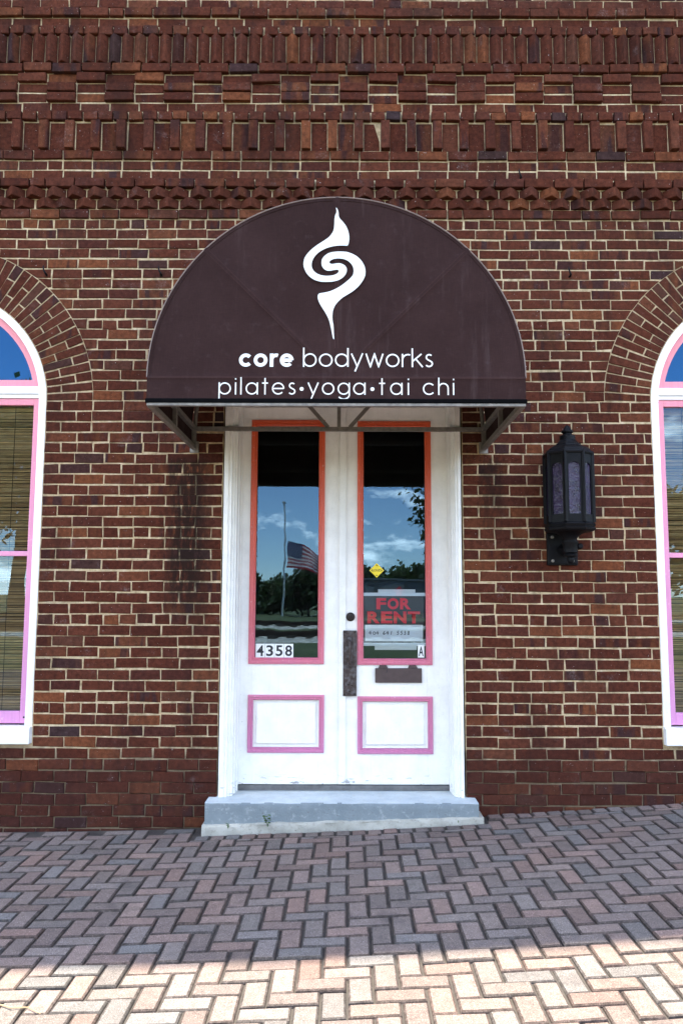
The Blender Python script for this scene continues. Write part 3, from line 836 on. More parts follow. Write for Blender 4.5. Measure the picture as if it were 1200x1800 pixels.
def disc_y(mb, c, prof, n=24):
    """profile [(radius, out)] turned round an axis pointing out of the wall"""
    b = len(mb.V)
    for r_, o_ in prof:
        for k in range(n):
            a = 2 * math.pi * k / n; mb.V.append((c[0] + r_ * math.cos(a), c[1] - o_, c[2] + r_ * math.sin(a)))
    for i in range(len(prof) - 1):
        for k in range(n): mb.F.append((b + i * n + k, b + i * n + (k + 1) % n, b + (i + 1) * n + (k + 1) % n, b + (i + 1) * n + k)); mb.r.append(0)
    mb.F.append(tuple(b + (len(prof) - 1) * n + k for k in range(n))); mb.r.append(0)
mb = MB(); disc_y(mb, (.017, YD, 1.3815), [(.031, 0), (.031, .008), (.027, .012), (.018, .013), (.017, .017), (.012, .018), (.001, .018)]); auto_smooth(mb.build('deadbolt', 'knob', dr))
mb = MB(); mb.box(0.188, 0.5108, YD - .018, YD - .003, 0.931, 1.0301, .003); mb.build('mail_slot_flap', 'brown', dr)
for hx in (0.2115, 0.4158):
    mb = MB(); V = []
    for yy in (YD - .022, YD - .001): V += [(hx, yy, 1.0311), (hx + .066, yy, 1.0311), (hx + .054, yy, 1.051), (hx + .008, yy, 1.051)]
    mb.add(V, [(0, 1, 2, 3), (7, 6, 5, 4), (0, 4, 5, 1), (1, 5, 6, 2), (2, 6, 7, 3), (3, 7, 4, 0)]); mb.build('mail_slot_hinge', 'brown', dr)
mb = MB(); mb.box(0.2677, 0.2717, YD - .0195, YD - .0185, 1.0015, 1.026); mb.box(0.2636, 0.2677, YD - .0195, YD - .0185, 0.9994, 1.0035); mb.build('mail_slot_scratch', 'ink', dr)

fr = empty('door_frame', (0, 0, 0), bld)
def casing(x0, x1, name):
    """moulded upright: flat, bead, hollow"""
    s = 1 if x1 > x0 else -1; w = abs(x1 - x0)
    prf = [(0, .05), (0, -.012), (.04, -.018), (.30, -.018), (.33, -.010), (.40, -.010), (.43, -.016), (.52, -.016), (.56, .002), (.70, .006), (.74, .018), (.84, .020), (.86, .07), (.93, .075), (.94, .15), (1.0, .155), (1.0, YD + .01)]
    V = []; 
    zs = (.207, .23, 2.92)
    for zz in zs:
        for t, y in prf: V.append((x0 + s * w * t, y, zz))
    n = len(prf); F = [(k * n + q, k * n + q + 1, (k + 1) * n + q + 1, (k + 1) * n + q) for k in range(len(zs) - 1) for q in range(n - 1)]
    F.append(tuple(range(n))); link(name, mesh(name, V, F), 'white', fr)
casing(-.852, -.748, 'jamb'); casing(.770, .694, 'jamb')
mb = MB(); mb.box(-.852, .770, -.016, YD + .01, 2.9225, 3.012, .004); mb.box(-.749, .696, .02, YD + .01, 2.873, 2.922, .003); mb.build('head_casing', 'white', fr)
mb = MB(); mb.box(-.86, .78, YD + .05, .33, 2.88, 3.018); mb.build('lintel_board', 'white', fr)
mb = MB(); mb.box(-.749, .696, YD - .012, .32, .208, .240, .003); mb.build('threshold', simple('worn_dark_timber', (.13, .125, .12), .7, 0, .35, 20, .3), fr)

# ------------------------------------------------------------------ windows
def ring(cx, r0, r1, y0, y1, n=40):
    V = []; F = []
    for i in range(n + 1):
        a = math.pi * i / n; c_, s_ = math.cos(a), math.sin(a)
        V += [(cx + r1 * c_, y0, WZ + r1 * s_), (cx + r0 * c_, y0, WZ + r0 * s_), (cx + r0 * c_, y1, WZ + r0 * s_), (cx + r1 * c_, y1, WZ + r1 * s_)]
    for i in range(n):
        for q in range(4): F.append((i * 4 + q, i * 4 + (q + 1) % 4, i * 4 + 4 + (q + 1) % 4, i * 4 + 4 + q))
    F += [(0, 1, 2, 3), (n * 4 + 3, n * 4 + 2, n * 4 + 1, n * 4)]
    return V, F
for ci, c in enumerate(WINS):
    w = empty('window', (0, 0, 0), bld)
    mb = MB(); V, F = ring(c, WR - .052, WR - .001, .004, .12); mb.add(V, F)
    mb.box(c - WR + .001, c - WR + .052, .004, .12, SILL1 + .001, WZ - .0005, .003); mb.box(c + WR - .052, c + WR - .001, .004, .12, SILL1 + .001, WZ - .0005, .003)
    auto_smooth(mb.build('window_frame', 'white2', w), 30)
    mb = MB(); mb.box(c - WR + .053, c + WR - .053, .010, .11, 2.922, 2.975, .004); mb.box(c - WR + .053, c + WR - .053, .022, .11, 2.894, 2.9215, .003); mb.build('transom', 'white2', w)
    mb = MB(); mb.box(c - WR - .002, c + WR + .002, -.045, .14, SILL0, SILL1, .005); mb.build('sill', 'white2', w)
    # arched light
    mb = MB()
    zb_ = 2.9755; rr1, rr0 = WR - .053, WR - .098
    n = 40; pts = []
    a_s = math.asin((zb_ - WZ) / rr1)
    V = []; F = []
    for i in range(n + 1):
        a = a_s + (math.pi - 2 * a_s) * i / n; c_, s_ = math.cos(a), math.sin(a)
        V += [(c + rr1 * c_, .036, WZ + rr1 * s_), (c + rr0 * c_, .036, max(zb_, WZ + rr0 * s_)), (c + rr0 * c_, .085, max(zb_, WZ + rr0 * s_)), (c + rr1 * c_, .085, WZ + rr1 * s_)]
    for i in range(n):
        for q in range(3): F.append((i * 4 + q, i * 4 + q + 1, i * 4 + 5 + q, i * 4 + 4 + q))
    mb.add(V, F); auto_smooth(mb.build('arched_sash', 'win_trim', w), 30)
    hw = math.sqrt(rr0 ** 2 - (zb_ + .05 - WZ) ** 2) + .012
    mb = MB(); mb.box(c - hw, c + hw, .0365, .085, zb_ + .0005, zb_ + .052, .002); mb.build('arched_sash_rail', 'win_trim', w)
    V = [(c + rr0 * 1.01 * math.cos(a_s + (math.pi - 2 * a_s) * i / n), .06, max(zb_ + .04, WZ + rr0 * 1.01 * math.sin(a_s + (math.pi - 2 * a_s) * i / n))) for i in range(n + 1)]
    link('arched_pane', mesh('arched_pane', V, [tuple(range(n + 1))]), 'arch_glass', w)
    mb = MB(); mb.box(c - .74, c + .74, .16, .17, 2.93, 3.6); mb.build('arch_backing', 'sign', w)
    # sashes
    x0, x1 = c - WR + .053, c + WR - .053
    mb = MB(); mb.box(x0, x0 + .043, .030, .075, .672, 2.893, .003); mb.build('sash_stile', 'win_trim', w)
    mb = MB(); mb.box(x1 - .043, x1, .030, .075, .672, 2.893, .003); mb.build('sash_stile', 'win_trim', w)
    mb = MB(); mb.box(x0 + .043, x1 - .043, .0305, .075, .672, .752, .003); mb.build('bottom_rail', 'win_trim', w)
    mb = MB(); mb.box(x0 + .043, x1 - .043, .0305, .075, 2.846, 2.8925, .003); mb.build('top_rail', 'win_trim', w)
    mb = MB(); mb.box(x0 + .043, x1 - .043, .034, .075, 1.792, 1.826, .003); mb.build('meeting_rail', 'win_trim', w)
    for za, zz in ((.752, 1.793), (1.825, 2.847)):
        link('pane', mesh('pane', [(x0 + .04, .052, za), (x1 - .04, .052, za), (x1 - .04, .052, zz), (x0 + .04, .052, zz)], [(0, 1, 2, 3)]), 'win_glass', w)
    if ci == 0:
        mb = MB(); disc_y(mb, (-2.168, .030, .712), [(.007, 0), (.006, .003), (.001, .004)], 10); mb.build('paint_chip', 'ink', w)
    # bamboo blind hanging inside
    bl = empty('bamboo_blind', (c, .11, 2.88))
    tag(bl, 'brown bamboo reed blind behind the arched window beside the black wall lantern' if ci else 'brown bamboo reed blind behind the arched window away from the lantern', 'blind')
    mb = MB(); z = .70; rg = random.Random(ci + 5)
    while z < 2.86:
        h = rg.uniform(.0045, .0085); y_ = .105 + rg.uniform(-.003, .003); dz = rg.gauss(0, .0018)
        xa, xb = c - .715, c + .715; mb.add([(xa, y_, z + dz), (xb, y_, z - dz), (xb, y_ - .003, z + h * .5 - dz), (xa, y_ - .003, z + h * .5 + dz), (xb, y_, z + h - dz), (xa, y_, z + h + dz)], [(0, 1, 2, 3), (3, 2, 4, 5)], rg.random())
        z += h + rg.choice((.0004, .0008, .0015, .003))
    o = mb.build('reeds', 'reed', bl); o.matrix_parent_inverse = Matrix.Translation((-c, -.11, -2.88)); tag(o, kind='stuff')
    mb = MB(); 
    for t in range(11): 
        xs = c - .69 + t * .138; mb.box(xs - .0016, xs + .0016, .0985, .1005, .70, 2.86)
    o = mb.build('cords', 'string', bl); o.matrix_parent_inverse = Matrix.Translation((-c, -.11, -2.88))
    mb = MB(); mb.box(c - .73, c + .73, .095, .125, 2.862, 2.888); o = mb.build('head_batten', 'reed', bl); o.matrix_parent_inverse = Matrix.Translation((-c, -.11, -2.88))

# ------------------------------------------------------------------ step
st = empty('door_step', (0, -.16, 0))
tag(st, 'grey-blue painted concrete step with worn edges below the double door', 'step')
def rel(o, p): o.matrix_parent_inverse = Matrix.Translation(-Vector(p.location)); return o
def rough_block(name, mat, x0, x1, y0, y1, z0, z1l, z1r, amp, parent, nx=60, ch=.012):
    """cast block with chipped, uneven arrises"""
    V = []; F = []
    pr = lambda zt: [(y1, zt), (y0 + ch, zt), (y0 + ch * .3, zt - ch * .3), (y0, zt - ch), (y0, zt - ch - .03), (y0 - .001, z0)]
    for i in range(nx + 1):
        t = i / nx; x = x0 + (x1 - x0) * t; zt = z1l + (z1r - z1l) * t
        for q, (y, z) in enumerate(pr(zt)):
            a = noise.noise(Vector((x * 9, y * 9 + q, z * 9))) * amp; b = noise.noise(Vector((x * 31, 7 + q, z * 31))) * amp * .6
            V.append((x, y + (a + b if q > 0 else 0), z + ((a - b) * .5 if q in (1, 2, 3) else 0)))
    n = 6
    for i in range(nx):
        for q in range(n - 1): F.append((i * n + q, i * n + q + 1, (i + 1) * n + q + 1, (i + 1) * n + q))
    e0 = len(V); 
    for i in (0, nx):
        b = len(V); V.append((x0 if i == 0 else x1, y1, z0)); F.append(tuple([i * n + q for q in range(n)] + [b]) if i == nx else tuple([b] + [i * n + q for q in range(n)][::-1]))
    o = link(name, mesh(name, V, F), mat, parent)
    if name == 'step_block':
        o.data.materials.append(M['tread'])
        for p_ in o.data.polygons: p_.material_index = 1 if abs(p_.normal.z) > .9 else 0  # faces turned upward get the paler tread colour
    auto_smooth(o, 50); return rel(o, parent)
rough_block('step_block', 'step', -.912, .838, -.16, .34, -.05, .206, .206, .004, st)
rough_block('footing', 'footing', -.925, .866, -.185, -.02, -.1, .074, .124, .012, st, 80, .014)

# ------------------------------------------------------------------ awning
AX, AR, AZ, AF = -.066, 1.012, 2.682, -1.278       # centre, radius, springing height, front plane
ZB = 2.534
aw = empty('awning', (AX, 0, ZB))
tag(aw, 'dark brown half-round entrance awning with white lettering over the double door', 'awning')
def put(o): return rel(o, aw)
# front panel on a polar grid, taut over the ribs of the frame
def front_y(x, z):
    dx, dz = x - AX, z - AZ; r = math.hypot(dx, dz); y = 0
    if dz > 0:
        a = math.degrees(math.atan2(dz, dx))
        for rib in (45, 90, 135):
            d = r * math.sin(R(abs(a - rib))) if abs(a - rib) < 40 else 1
            y -= .0065 * math.exp(-(d / .013) ** 2) * min(1, r / .3)
        sag = abs(math.sin(R((a % 45) / 45 * 180))); y += .008 * sag * (r / AR) * (1 - (r / AR) ** 2) * 2
    d = abs(dz); y -= .0045 * math.exp(-(d / .012) ** 2)
    y += .0012 * noise.noise(Vector((x * 6, 0, z * 6)))
    return AF + y
V = []; F = []; NA, NR = 120, 44
for i in range(NA + 1):
    a = math.pi * i / NA
    for j in range(NR + 1):
        r = AR * (j / NR); x, z = AX + r * math.cos(a), AZ + r * math.sin(a); V.append((x, front_y(x, z), z))
for i in range(NA):
    for j in range(NR): F.append((i * (NR + 1) + j, i * (NR + 1) + j + 1, (i + 1) * (NR + 1) + j + 1, (i + 1) * (NR + 1) + j))
b = len(V); NX2, NZ2 = 90, 8
for i in range(NX2 + 1):
    for j in range(NZ2 + 1):
        x = AX - AR + 2 * AR * i / NX2; z = ZB + .03 + (AZ - ZB - .03) * j / NZ2; V.append((x, front_y(x, z), z))
for i in range(NX2):
    for j in range(NZ2): F.append((b + i * (NZ2 + 1) + j, b + (i + 1) * (NZ2 + 1) + j, b + (i + 1) * (NZ2 + 1) + j + 1, b + i * (NZ2 + 1) + j + 1))
me = mesh('front_panel', V, F, True); bm = bmesh.new(); bm.from_mesh(me); bmesh.ops.remove_doubles(bm, verts=bm.verts, dist=.0002); bmesh.ops.recalc_face_normals(bm, faces=bm.faces); bm.to_mesh(me); bm.free()
panel = put(link('front_panel', me, 'fabric', aw))
# barrel roof and side skirts
V = []; F = []; NB = 64
prf = [(AX + AR, ZB + .02)] + [(AX + AR * math.cos(math.pi * i / NB), AZ + AR * math.sin(math.pi * i / NB)) for i in range(NB + 1)] + [(AX - AR, ZB + .02)]
ys = [AF + .0005 + (-.012 - AF) * i / 12 for i in range(13)]
for y in ys:
    for x, z in prf:
        t = (y - AF) / (-AF); sg = .006 * math.sin(math.pi * t) ** 2
        dx, dz = x - AX, max(0, z - AZ); l = math.hypot(dx, dz) or 1
        V.append((x - dx / l * sg, y, z - dz / l * sg))
n = len(prf)
for i in range(len(ys) - 1):
    for q in range(n - 1): F.append((i * n + q, i * n + q + 1, (i + 1) * n + q + 1, (i + 1) * n + q))
put(link('barrel_cover', mesh('barrel_cover', V, F, True), 'fabric', aw))
mb = MB(); mb.tube([(AX + (AR + .001) * math.cos(math.pi * i / 64), AF - .001, AZ + (AR + .001) * math.sin(math.pi * i / 64)) for i in range(65)], .0034, 6); put(auto_smooth(mb.build('edge_piping', 'piping', aw)))
mb = MB(); mb.tube([(AX + (AR - .018) * math.cos(math.pi * i / 64), AF - .001, AZ + (AR - .018) * math.sin(math.pi * i / 64)) for i in range(65)], .0022, 6); put(mb.build('rim_seam', 'fabric', aw))
mb = MB(); mb.box(AX - AR - .006, AX + AR + .006, AF - .0075, AF + .004, ZB + .008, ZB + .032, .004); 
mb.box(AX - AR - .0065, AX - AR + .003, AF + .005, -.012, ZB + .008, ZB + .032, .002); mb.box(AX + AR - .003, AX + AR + .0065, AF + .005, -.012, ZB + .008, ZB + .032, .002)
put(mb.build('bottom_binding', 'black', aw))
T = .028; XL, XR = AX - AR + .016, AX + AR - .016; ZU = ZB + .135; YW = -.022
def bar(a, b_, w=T, name='frame_bar'):
    mb = MB(); mb.bar(a, b_, w); o = put(mb.build(name, 'steel', aw)); return o
bar((XL - .014, AF + .012, ZB + .008), (XR + .014, AF + .012, ZB + .008))
bar((XL, AF + .027, ZB + .0045), (XL, YW, ZB + .0045)); bar((XR, AF + .027, ZB + .0045), (XR, YW, ZB + .0045))
bar((XL + .015, YW, ZU), (XR - .015, YW, ZU))
for X in (XL, XR):
    s = 1 if X == XL else -1
    bar((X + s * .002, AF + .04, ZU), (X + s * .002, YW - .014, ZU)); bar((X, YW - .0005, ZB + .019), (X, YW - .0005, ZU + .0)); bar((X + s * .001, (AF + YW) / 2, ZB + .019), (X + s * .001, (AF + YW) / 2, ZU - .014))
    bar((X, AF + .026, ZB + .019), (X, AF + .026, AZ))
    mb = MB(); mb.box(X - .03, X + .03, -.009, -.0002, ZB - .03, ZB + .05, .001); put(mb.build('wall_bracket', 'steel', aw))
def arch_bar(y, r):
    mb = MB(); pts = [(AX + r * math.cos(math.pi * i / 40), y, AZ + r * math.sin(math.pi * i / 40)) for i in range(41)]
    mb.tube(pts, .014, 6); put(auto_smooth(mb.build('arch_bar', 'steel', aw), 80))
arch_bar(AF + .026, AR - .018); arch_bar(-.026, AR - .022); arch_bar((AF - .026) / 2, AR - .022)
for y, zh in ((-.024, ZU), (AF + .028, AZ - .02)):
    for a, off in ((45, .075), (90, 0), (135, -.075)):
        ca, sa = math.cos(R(a)), math.sin(R(a)); rr = AR - .03 if a == 90 else AR - .09
        bar((AX + off, y + (.001 if a == 90 else 0), zh + .014), (AX + rr * ca, y + (.001 if a == 90 else 0), AZ + rr * sa), .024)
if True:
    bar((XL + .015, AF + .0285, AZ - .02), (XR - .015, AF + .0285, AZ - .02), .024)

# sewn seams over the ribs
def seam(pts, w):
    L_ = []; V = []; F = []
    for i_, p in enumerate(pts):
        a, c = pts[max(0, i_ - 1)], pts[min(len(pts) - 1, i_ + 1)]; dx, dz = c[0] - a[0], c[1] - a[1]; l = math.hypot(dx, dz)
        for sg_ in (-1, 1):
            x, z = p[0] - dz / l * w / 2 * sg_, p[1] + dx / l * w / 2 * sg_; V.append((x, front_y(x, z) - .0012, z))
    F = [(2 * i_, 2 * i_ + 1, 2 * i_ + 3, 2 * i_ + 2) for i_ in range(len(pts) - 1)]
    put(link('sewn_seam', mesh('sewn_seam', V, F, True), 'seam', aw))
for rib in (45, 90, 135): seam([(AX + AR * t / 50 * math.cos(R(rib)), AZ + AR * t / 50 * math.sin(R(rib))) for t in range(8, 50)], .020)
seam([(AX - AR + .004 + (2 * AR - .008) * t / 90, AZ) for t in range(91)], .012)
# lettering as flat strokes painted on the canvas
def ribbon(mb, pts, w, y, closed=False):
    if callable(y) and not closed:           # short steps, so that the print follows the cloth
        q_ = [pts[0]]
        for a, b in zip(pts, pts[1:]):
            k_ = max(1, int(math.hypot(b[0] - a[0], b[1] - a[1]) / .006))
            q_ += [(a[0] + (b[0] - a[0]) * t / k_, a[1] + (b[1] - a[1]) * t / k_) for t in range(1, k_ + 1)]
        pts = q_
    n = len(pts); L_, R_ = [], []
    for i, p in enumerate(pts):
        a = pts[(i - 1) % n] if (closed or i > 0) else p; c = pts[(i + 1) % n] if (closed or i < n - 1) else p
        d1 = Vector((p[0] - a[0], p[1] - a[1])); d2 = Vector((c[0] - p[0], c[1] - p[1]))
        if d1.length < 1e-9: d1 = d2
        if d2.length < 1e-9: d2 = d1
        d1.normalize(); d2.normalize(); t = (d1 + d2)
        t = t.normalized() if t.length > 1e-6 else d1
        nn = Vector((-t.y, t.x)); k = 1 / max(.45, nn.dot(Vector((-d1.y, d1.x))))
        L_.append((p[0] + nn.x * w / 2 * k, p[1] + nn.y * w / 2 * k)); R_.append((p[0] - nn.x * w / 2 * k, p[1] - nn.y * w / 2 * k))
    V = [(x, y, z) for x, z in L_] + [(x, y, z) for x, z in R_]
    if callable(y): V = [(p[0], y(p[0], p[2]), p[2]) for p in V]
    F = [(i, n + i, n + (i + 1) % n, (i + 1) % n) for i in range(n if closed else n - 1)]
    mb.add(V, F)
def arc(cx, cz, r, a0, a1, n=28, rz=None):
    rz = rz or r
    return [(cx + r * math.cos(R(a0 + (a1 - a0) * i / n)), cz + rz * math.sin(R(a0 + (a1 - a0) * i / n))) for i in range(n + 1)]
def glyph(ch, w):
    """strokes of a geometric sans letter, x-height 1: ([(points, closed)], advance width)"""
    q = w / 2; r = .5 - q; A = 1.42; Dn = -.34
    circ = lambda cx: (arc(cx, .5, r, 0, 352.5, 47), True)
    ln = lambda *p: (list(p), False)
    if ch == 'c': return [(arc(.5, .5, r, 42, 318), False)], .90
    if ch == 'o': return [circ(.5)], 1.0
    if ch == 'e': return [(arc(.5, .5, r, 0, 318), False), ln((q, .5), (1 - q, .5))], .98
    if ch == 'r': return [ln((q, 0), (q, 1)), (arc(.46, .52, .46 - q, 178, 68, 14, .48 - q), False)], .56
    if ch == 'b': return [ln((q, 0), (q, A)), circ(.5)], 1.0
    if ch == 'd': return [ln((1 - q, 0), (1 - q, A)), circ(.5)], 1.0
    if ch == 'p': return [ln((q, Dn), (q, 1)), circ(.5)], 1.0
    if ch == 'a': return [ln((1 - q, 0), (1 - q, 1)), circ(.5)], 1.0
    if ch == 'g': return [(([(1 - q, 1), (1 - q, .05)] + arc(.5, -.0, r, 0, -150, 22, .40 - q)), False), circ(.5)], 1.0
    if ch == 'y': return [ln((q * .8, 1), (.46, .04)), ln((.90 - q * .8, 1), (.30, Dn))], .90
    if ch == 'w': return [ln((q * .8, 1), (.36, q * .6), (.66, 1 - q * .5), (.96, q * .6), (1.32 - q * .8, 1))], 1.32
    if ch == 'k': return [ln((q, 0), (q, A)), ln((.72, 1), (q * 1.4, .44)), ln((.30, .62), (.80, 0))], .80
    if ch == 's': return [(arc(.32, .745, .22 - q * .2, 40, 235, 16, .255 - q) + arc(.30, .265, .25 - q * .2, 52, -150, 18, .265 - q), False)], .60
    if ch == 'i': return [ln((q, 0), (q, 1)), ln((q, 1.22), (q, 1.22 + w * 1.1))], w
    if ch == 'l': return [ln((q, 0), (q, A))], w
    if ch == 't': return [ln((.24, 0), (.24, 1.36)), ln((0, 1 - q), (.48, 1 - q))], .48
    if ch == 'h': return [ln((q, 0), (q, A)), ([(.86 - q, 0), (.86 - q, .55)] + arc(.43, .57, .43 - q, 0, 180, 18), False)], .86
    return [], .4
def stay(o): return o      # children of the front panel already stand in world coordinates
def write(text, x0, x1, z0, xh, w, parent, mat='print', name='letter', yoff=.0165):
    adv = [glyph(c, w)[1] for c in text]; tot = sum(adv) * xh; gap = ((x1 - x0) - tot) / max(1, len(text) - 1); x = x0
    for c, a in zip(text, adv):
        st_, _ = glyph(c, w)
        if st_:
            mb = MB()
            for k, (pts, cl) in enumerate(st_): ribbon(mb, [(x + p[0] * xh, z0 + p[1] * xh) for p in pts], w * xh, (lambda a_, b_, k=k: front_y(a_, b_) - .0024 - .0003 * k), cl)
            o = stay(mb.build(name, mat, parent))
        x += a * xh + gap
write('core', -.588, -.297, 2.741, .0735, .26, panel); write('bodyworks', -.245, .452, 2.741, .0735, .105, panel)
write('pilates', -.694, -.283, 2.588, .066, .105, panel); write('yoga', -.219, .090, 2.588, .066, .105, panel); write('tai', .162, .322, 2.588, .066, .105, panel); write('chi', .396, .563, 2.588, .066, .105, panel)
for x in (-.2505, .1265):
    mb = MB(); V = [(x + .0105 * math.cos(2 * math.pi * i / 20), AF - .0035, 2.619 + .0105 * math.sin(2 * math.pi * i / 20)) for i in range(20)]; mb.add(V, [tuple(range(20))]); stay(mb.build('separator_dot', 'print', panel))
LOGO = [(607, 108), (625, 128), (638, 165), (641, 215), (655, 245), (690, 280), (725, 325), (750, 380), (763, 430), (766, 480), (760, 530), (748, 565), (700, 562), (640, 562), (580, 570), (520, 585), (465, 608), (410, 640), (365, 685), (335, 735), (325, 785), (330, 825), (350, 860), (390, 893), (440, 912), (500, 920), (560, 915), (600, 905), (630, 888), (646, 868), (640, 850), (620, 845), (580, 852), (540, 860), (505, 858), (470, 838), (447, 805), (440, 765), (448, 720), (475, 685), (515, 655), (560, 640), (620, 633), (680, 632), (740, 637), (800, 657), (860, 690), (910, 740), (945, 800), (958, 860), (952, 920), (925, 975), (880, 1035), (820, 1090), (750, 1135), (690, 1170), (640, 1215), (600, 1265), (578, 1320), (570, 1390), (575, 1440), (586, 1500), (590, 1580), (594, 1660), (580, 1640), (570, 1590), (558, 1530), (540, 1450), (520, 1400), (490, 1345), (450, 1285), (415, 1225), (400, 1175), (403, 1140), (420, 1122), (470, 1115), (530, 1103), (600, 1075), (670, 1035), (735, 985), (785, 940), (812, 905), (820, 860), (812, 815), (790, 775), (750, 740), (700, 720), (640, 713), (590, 718), (550, 735), (532, 755), (540, 775), (570, 780), (610, 772), (650, 768), (690, 780), (720, 800), (738, 830), (738, 865), (722, 905), (690, 940), (640, 970), (570, 987), (500, 990), (430, 987), (370, 970), (310, 935), (265, 885), (237, 825), (230, 775), (240, 715), (270, 665), (320, 610), (390, 555), (460, 510), (520, 470), (560, 425), (583, 380), (590, 320), (592, 250), (600, 200), (614, 175), (615, 145)]
def chaikin(P):
    out = []
    for i, a in enumerate(P):
        b_ = P[(i + 1) % len(P)]; out += [(a[0] * .8 + b_[0] * .2, a[1] * .8 + b_[1] * .2), (a[0] * .2 + b_[0] * .8, a[1] * .2 + b_[1] * .8)]
    return out
lp = [(-.0695 + (x / 6.6667 - 92) * .00309, 3.632 - (z / 6.6667 - 17) * .003208) for x, z in chaikin(LOGO)]
tr = tessellate_polygon([[Vector((a, b_, 0)) for a, b_ in lp]])
stay(link('swirl_logo', mesh('swirl_logo', [(a, AF - .0088, b_) for a, b_ in lp], [tuple(t) for t in tr]), 'print', panel))

# ------------------------------------------------------------------ wall lantern
LX, LY = 1.455, -.205
ln_ = empty('wall_lantern', (LX, -.0, 1.73)); tag(ln_, 'black cast iron wall lantern with purple seeded glass on the brick wall', 'lamp')
def lput(o): return rel(o, ln_)
mb = MB(); mb.box(LX - .108, LX + .098, -.030, -.0005, 1.735, 1.955, .006); mb.box(LX - .10, LX + .09, -.036, -.0305, 1.745, 1.945, .003); lput(mb.build('back_plate', 'iron', ln_))
for bx, bz in ((-.075, 1.925), (-.075, 1.765), (.06, 1.765)):
    mb = MB(); disc_y(mb, (LX + bx, -.036, bz), [(.011, 0), (.011, .006), (.006, .010), (.001, .010)], 10); lput(auto_smooth(mb.build('bolt', 'steel', ln_)))
mb = MB(); mb.tube([(LX, -.03, 1.84), (LX, -.10, 1.825), (LX, -.17, 1.835), (LX, LY, 1.86)], [.040, .034, .034, .036], 12); lput(auto_smooth(mb.build('bracket_arm', 'iron', ln_)))
mb = MB(); a8 = R(22.5)
mb.lathe([(.012, -.125), (.020, -.115), (.024, -.095), (.020, -.085), (.040, -.080), (.044, -.070), (.036, -.060), (.048, -.052), (.048, .0), (.054, .008), (.054, .018), (.042, .022), (.042, .034), (.056, .052), (.085, .072), (.120, .082), (.128, .086)], (LX, LY, 1.865), 16, a8); lput(auto_smooth(mb.build('bowl', 'iron', ln_), 40))
mb = MB(); disc_y(mb, (LX + .062, LY, 1.853), [(.012, -.02), (.020, -.012), (.020, .012), (.012, .02)], 12); lput(mb.build('set_screw', 'iron', ln_))
mb = MB(); mb.lathe([(.125, 0), (.148, .002), (.163, .012), (.167, .024), (.159, .030), (.163, .038), (.167, .046), (.157, .056), (.150, .060)], (LX, LY, 1.945), 8, a8); lput(mb.build('base_ring', 'iron', ln_))
Z0, Z1 = 2.004, 2.455
vs = [(LX + .150 * math.cos(a8 + i * math.pi / 4), LY + .150 * math.sin(a8 + i * math.pi / 4)) for i in range(8)]
for i, (vx, vy) in enumerate(vs):
    mb = MB(); mb.tube([(vx, vy, Z0), (vx, vy, Z1 + .006)], .0135, 8); mb.tube([(LX + (vx - LX) * 1.07, LY + (vy - LY) * 1.07, Z0), (LX + (vx - LX) * 1.07, LY + (vy - LY) * 1.07, Z1 + .01), (LX + (vx - LX) * 1.05, LY + (vy - LY) * 1.05, Z1 + .022)], [.007, .007, .003], 8)
    lput(auto_smooth(mb.build('corner_post', 'iron', ln_)))
    wx, wy = vs[(i + 1) % 8]; a = Vector((vx, vy)); b_ = Vector((wx, wy)); d = (b_ - a); nn = Vector((d.y, -d.x)).normalized()
    if nn.dot((a + b_) / 2 - Vector((LX, LY))) < 0: nn = -nn
    def P3(t, z, o=0): p = a + d * t + nn * o; return (p.x, p.y, z)
    # facet plate with an arched light
    zt, zbm, t0, t1 = 2.365, 2.055, .17, .83
    outl = [(0.04, Z0), (.96, Z0), (.96, Z1), (.04, Z1)]; hole = [(t0, zbm), (t1, zbm)] + [(.5 + .33 * math.cos(math.pi * q / 12), zt + .028 * math.sin(math.pi * q / 12)) for q in range(13)]
    lps = [outl, hole[::-1]]; tr = tessellate_polygon([[Vector((p * .12, q, 0)) for p, q in l] for l in lps]); fl = [p for l in lps for p in l]
    mb = MB(); mb.add([P3(t, z, .004) for t, z in fl], [tuple(t) for t in tr]); nh = len(hole)
    hv = [P3(t, z, .004) for t, z in hole] + [P3(t, z, -.006) for t, z in hole]; mb.add(hv, [(q, (q + 1) % nh, nh + (q + 1) % nh, nh + q) for q in range(nh)])
    lput(mb.build('facet', 'iron', ln_))
    lput(link('glass_pane', mesh('glass_pane', [P3(.1, zbm - .02, -.004), P3(.9, zbm - .02, -.004), P3(.9, zt + .04, -.004), P3(.1, zt + .04, -.004)], [(0, 1, 2, 3)]), 'lamp', ln_))
mb = MB(); mb.lathe([(.142, -.012), (.163, -.010), (.167, .0), (.159, .012), (.150, .016), (.142, .030), (.120, .046), (.090, .056), (.086, .066), (.070, .078), (.056, .094), (.050, .100)], (LX, LY, 2.462), 8, a8); lput(mb.build('hood', 'iron', ln_))
mb = MB(); mb.lathe([(.052, .0), (.052, .03), (.030, .040), (.028, .048), (.040, .056), (.040, .064), (.026, .076), (.018, .094), (.006, .104), (.001, .106)], (LX, LY, 2.556), 14); lput(auto_smooth(mb.build('finial', 'iron', ln_)))

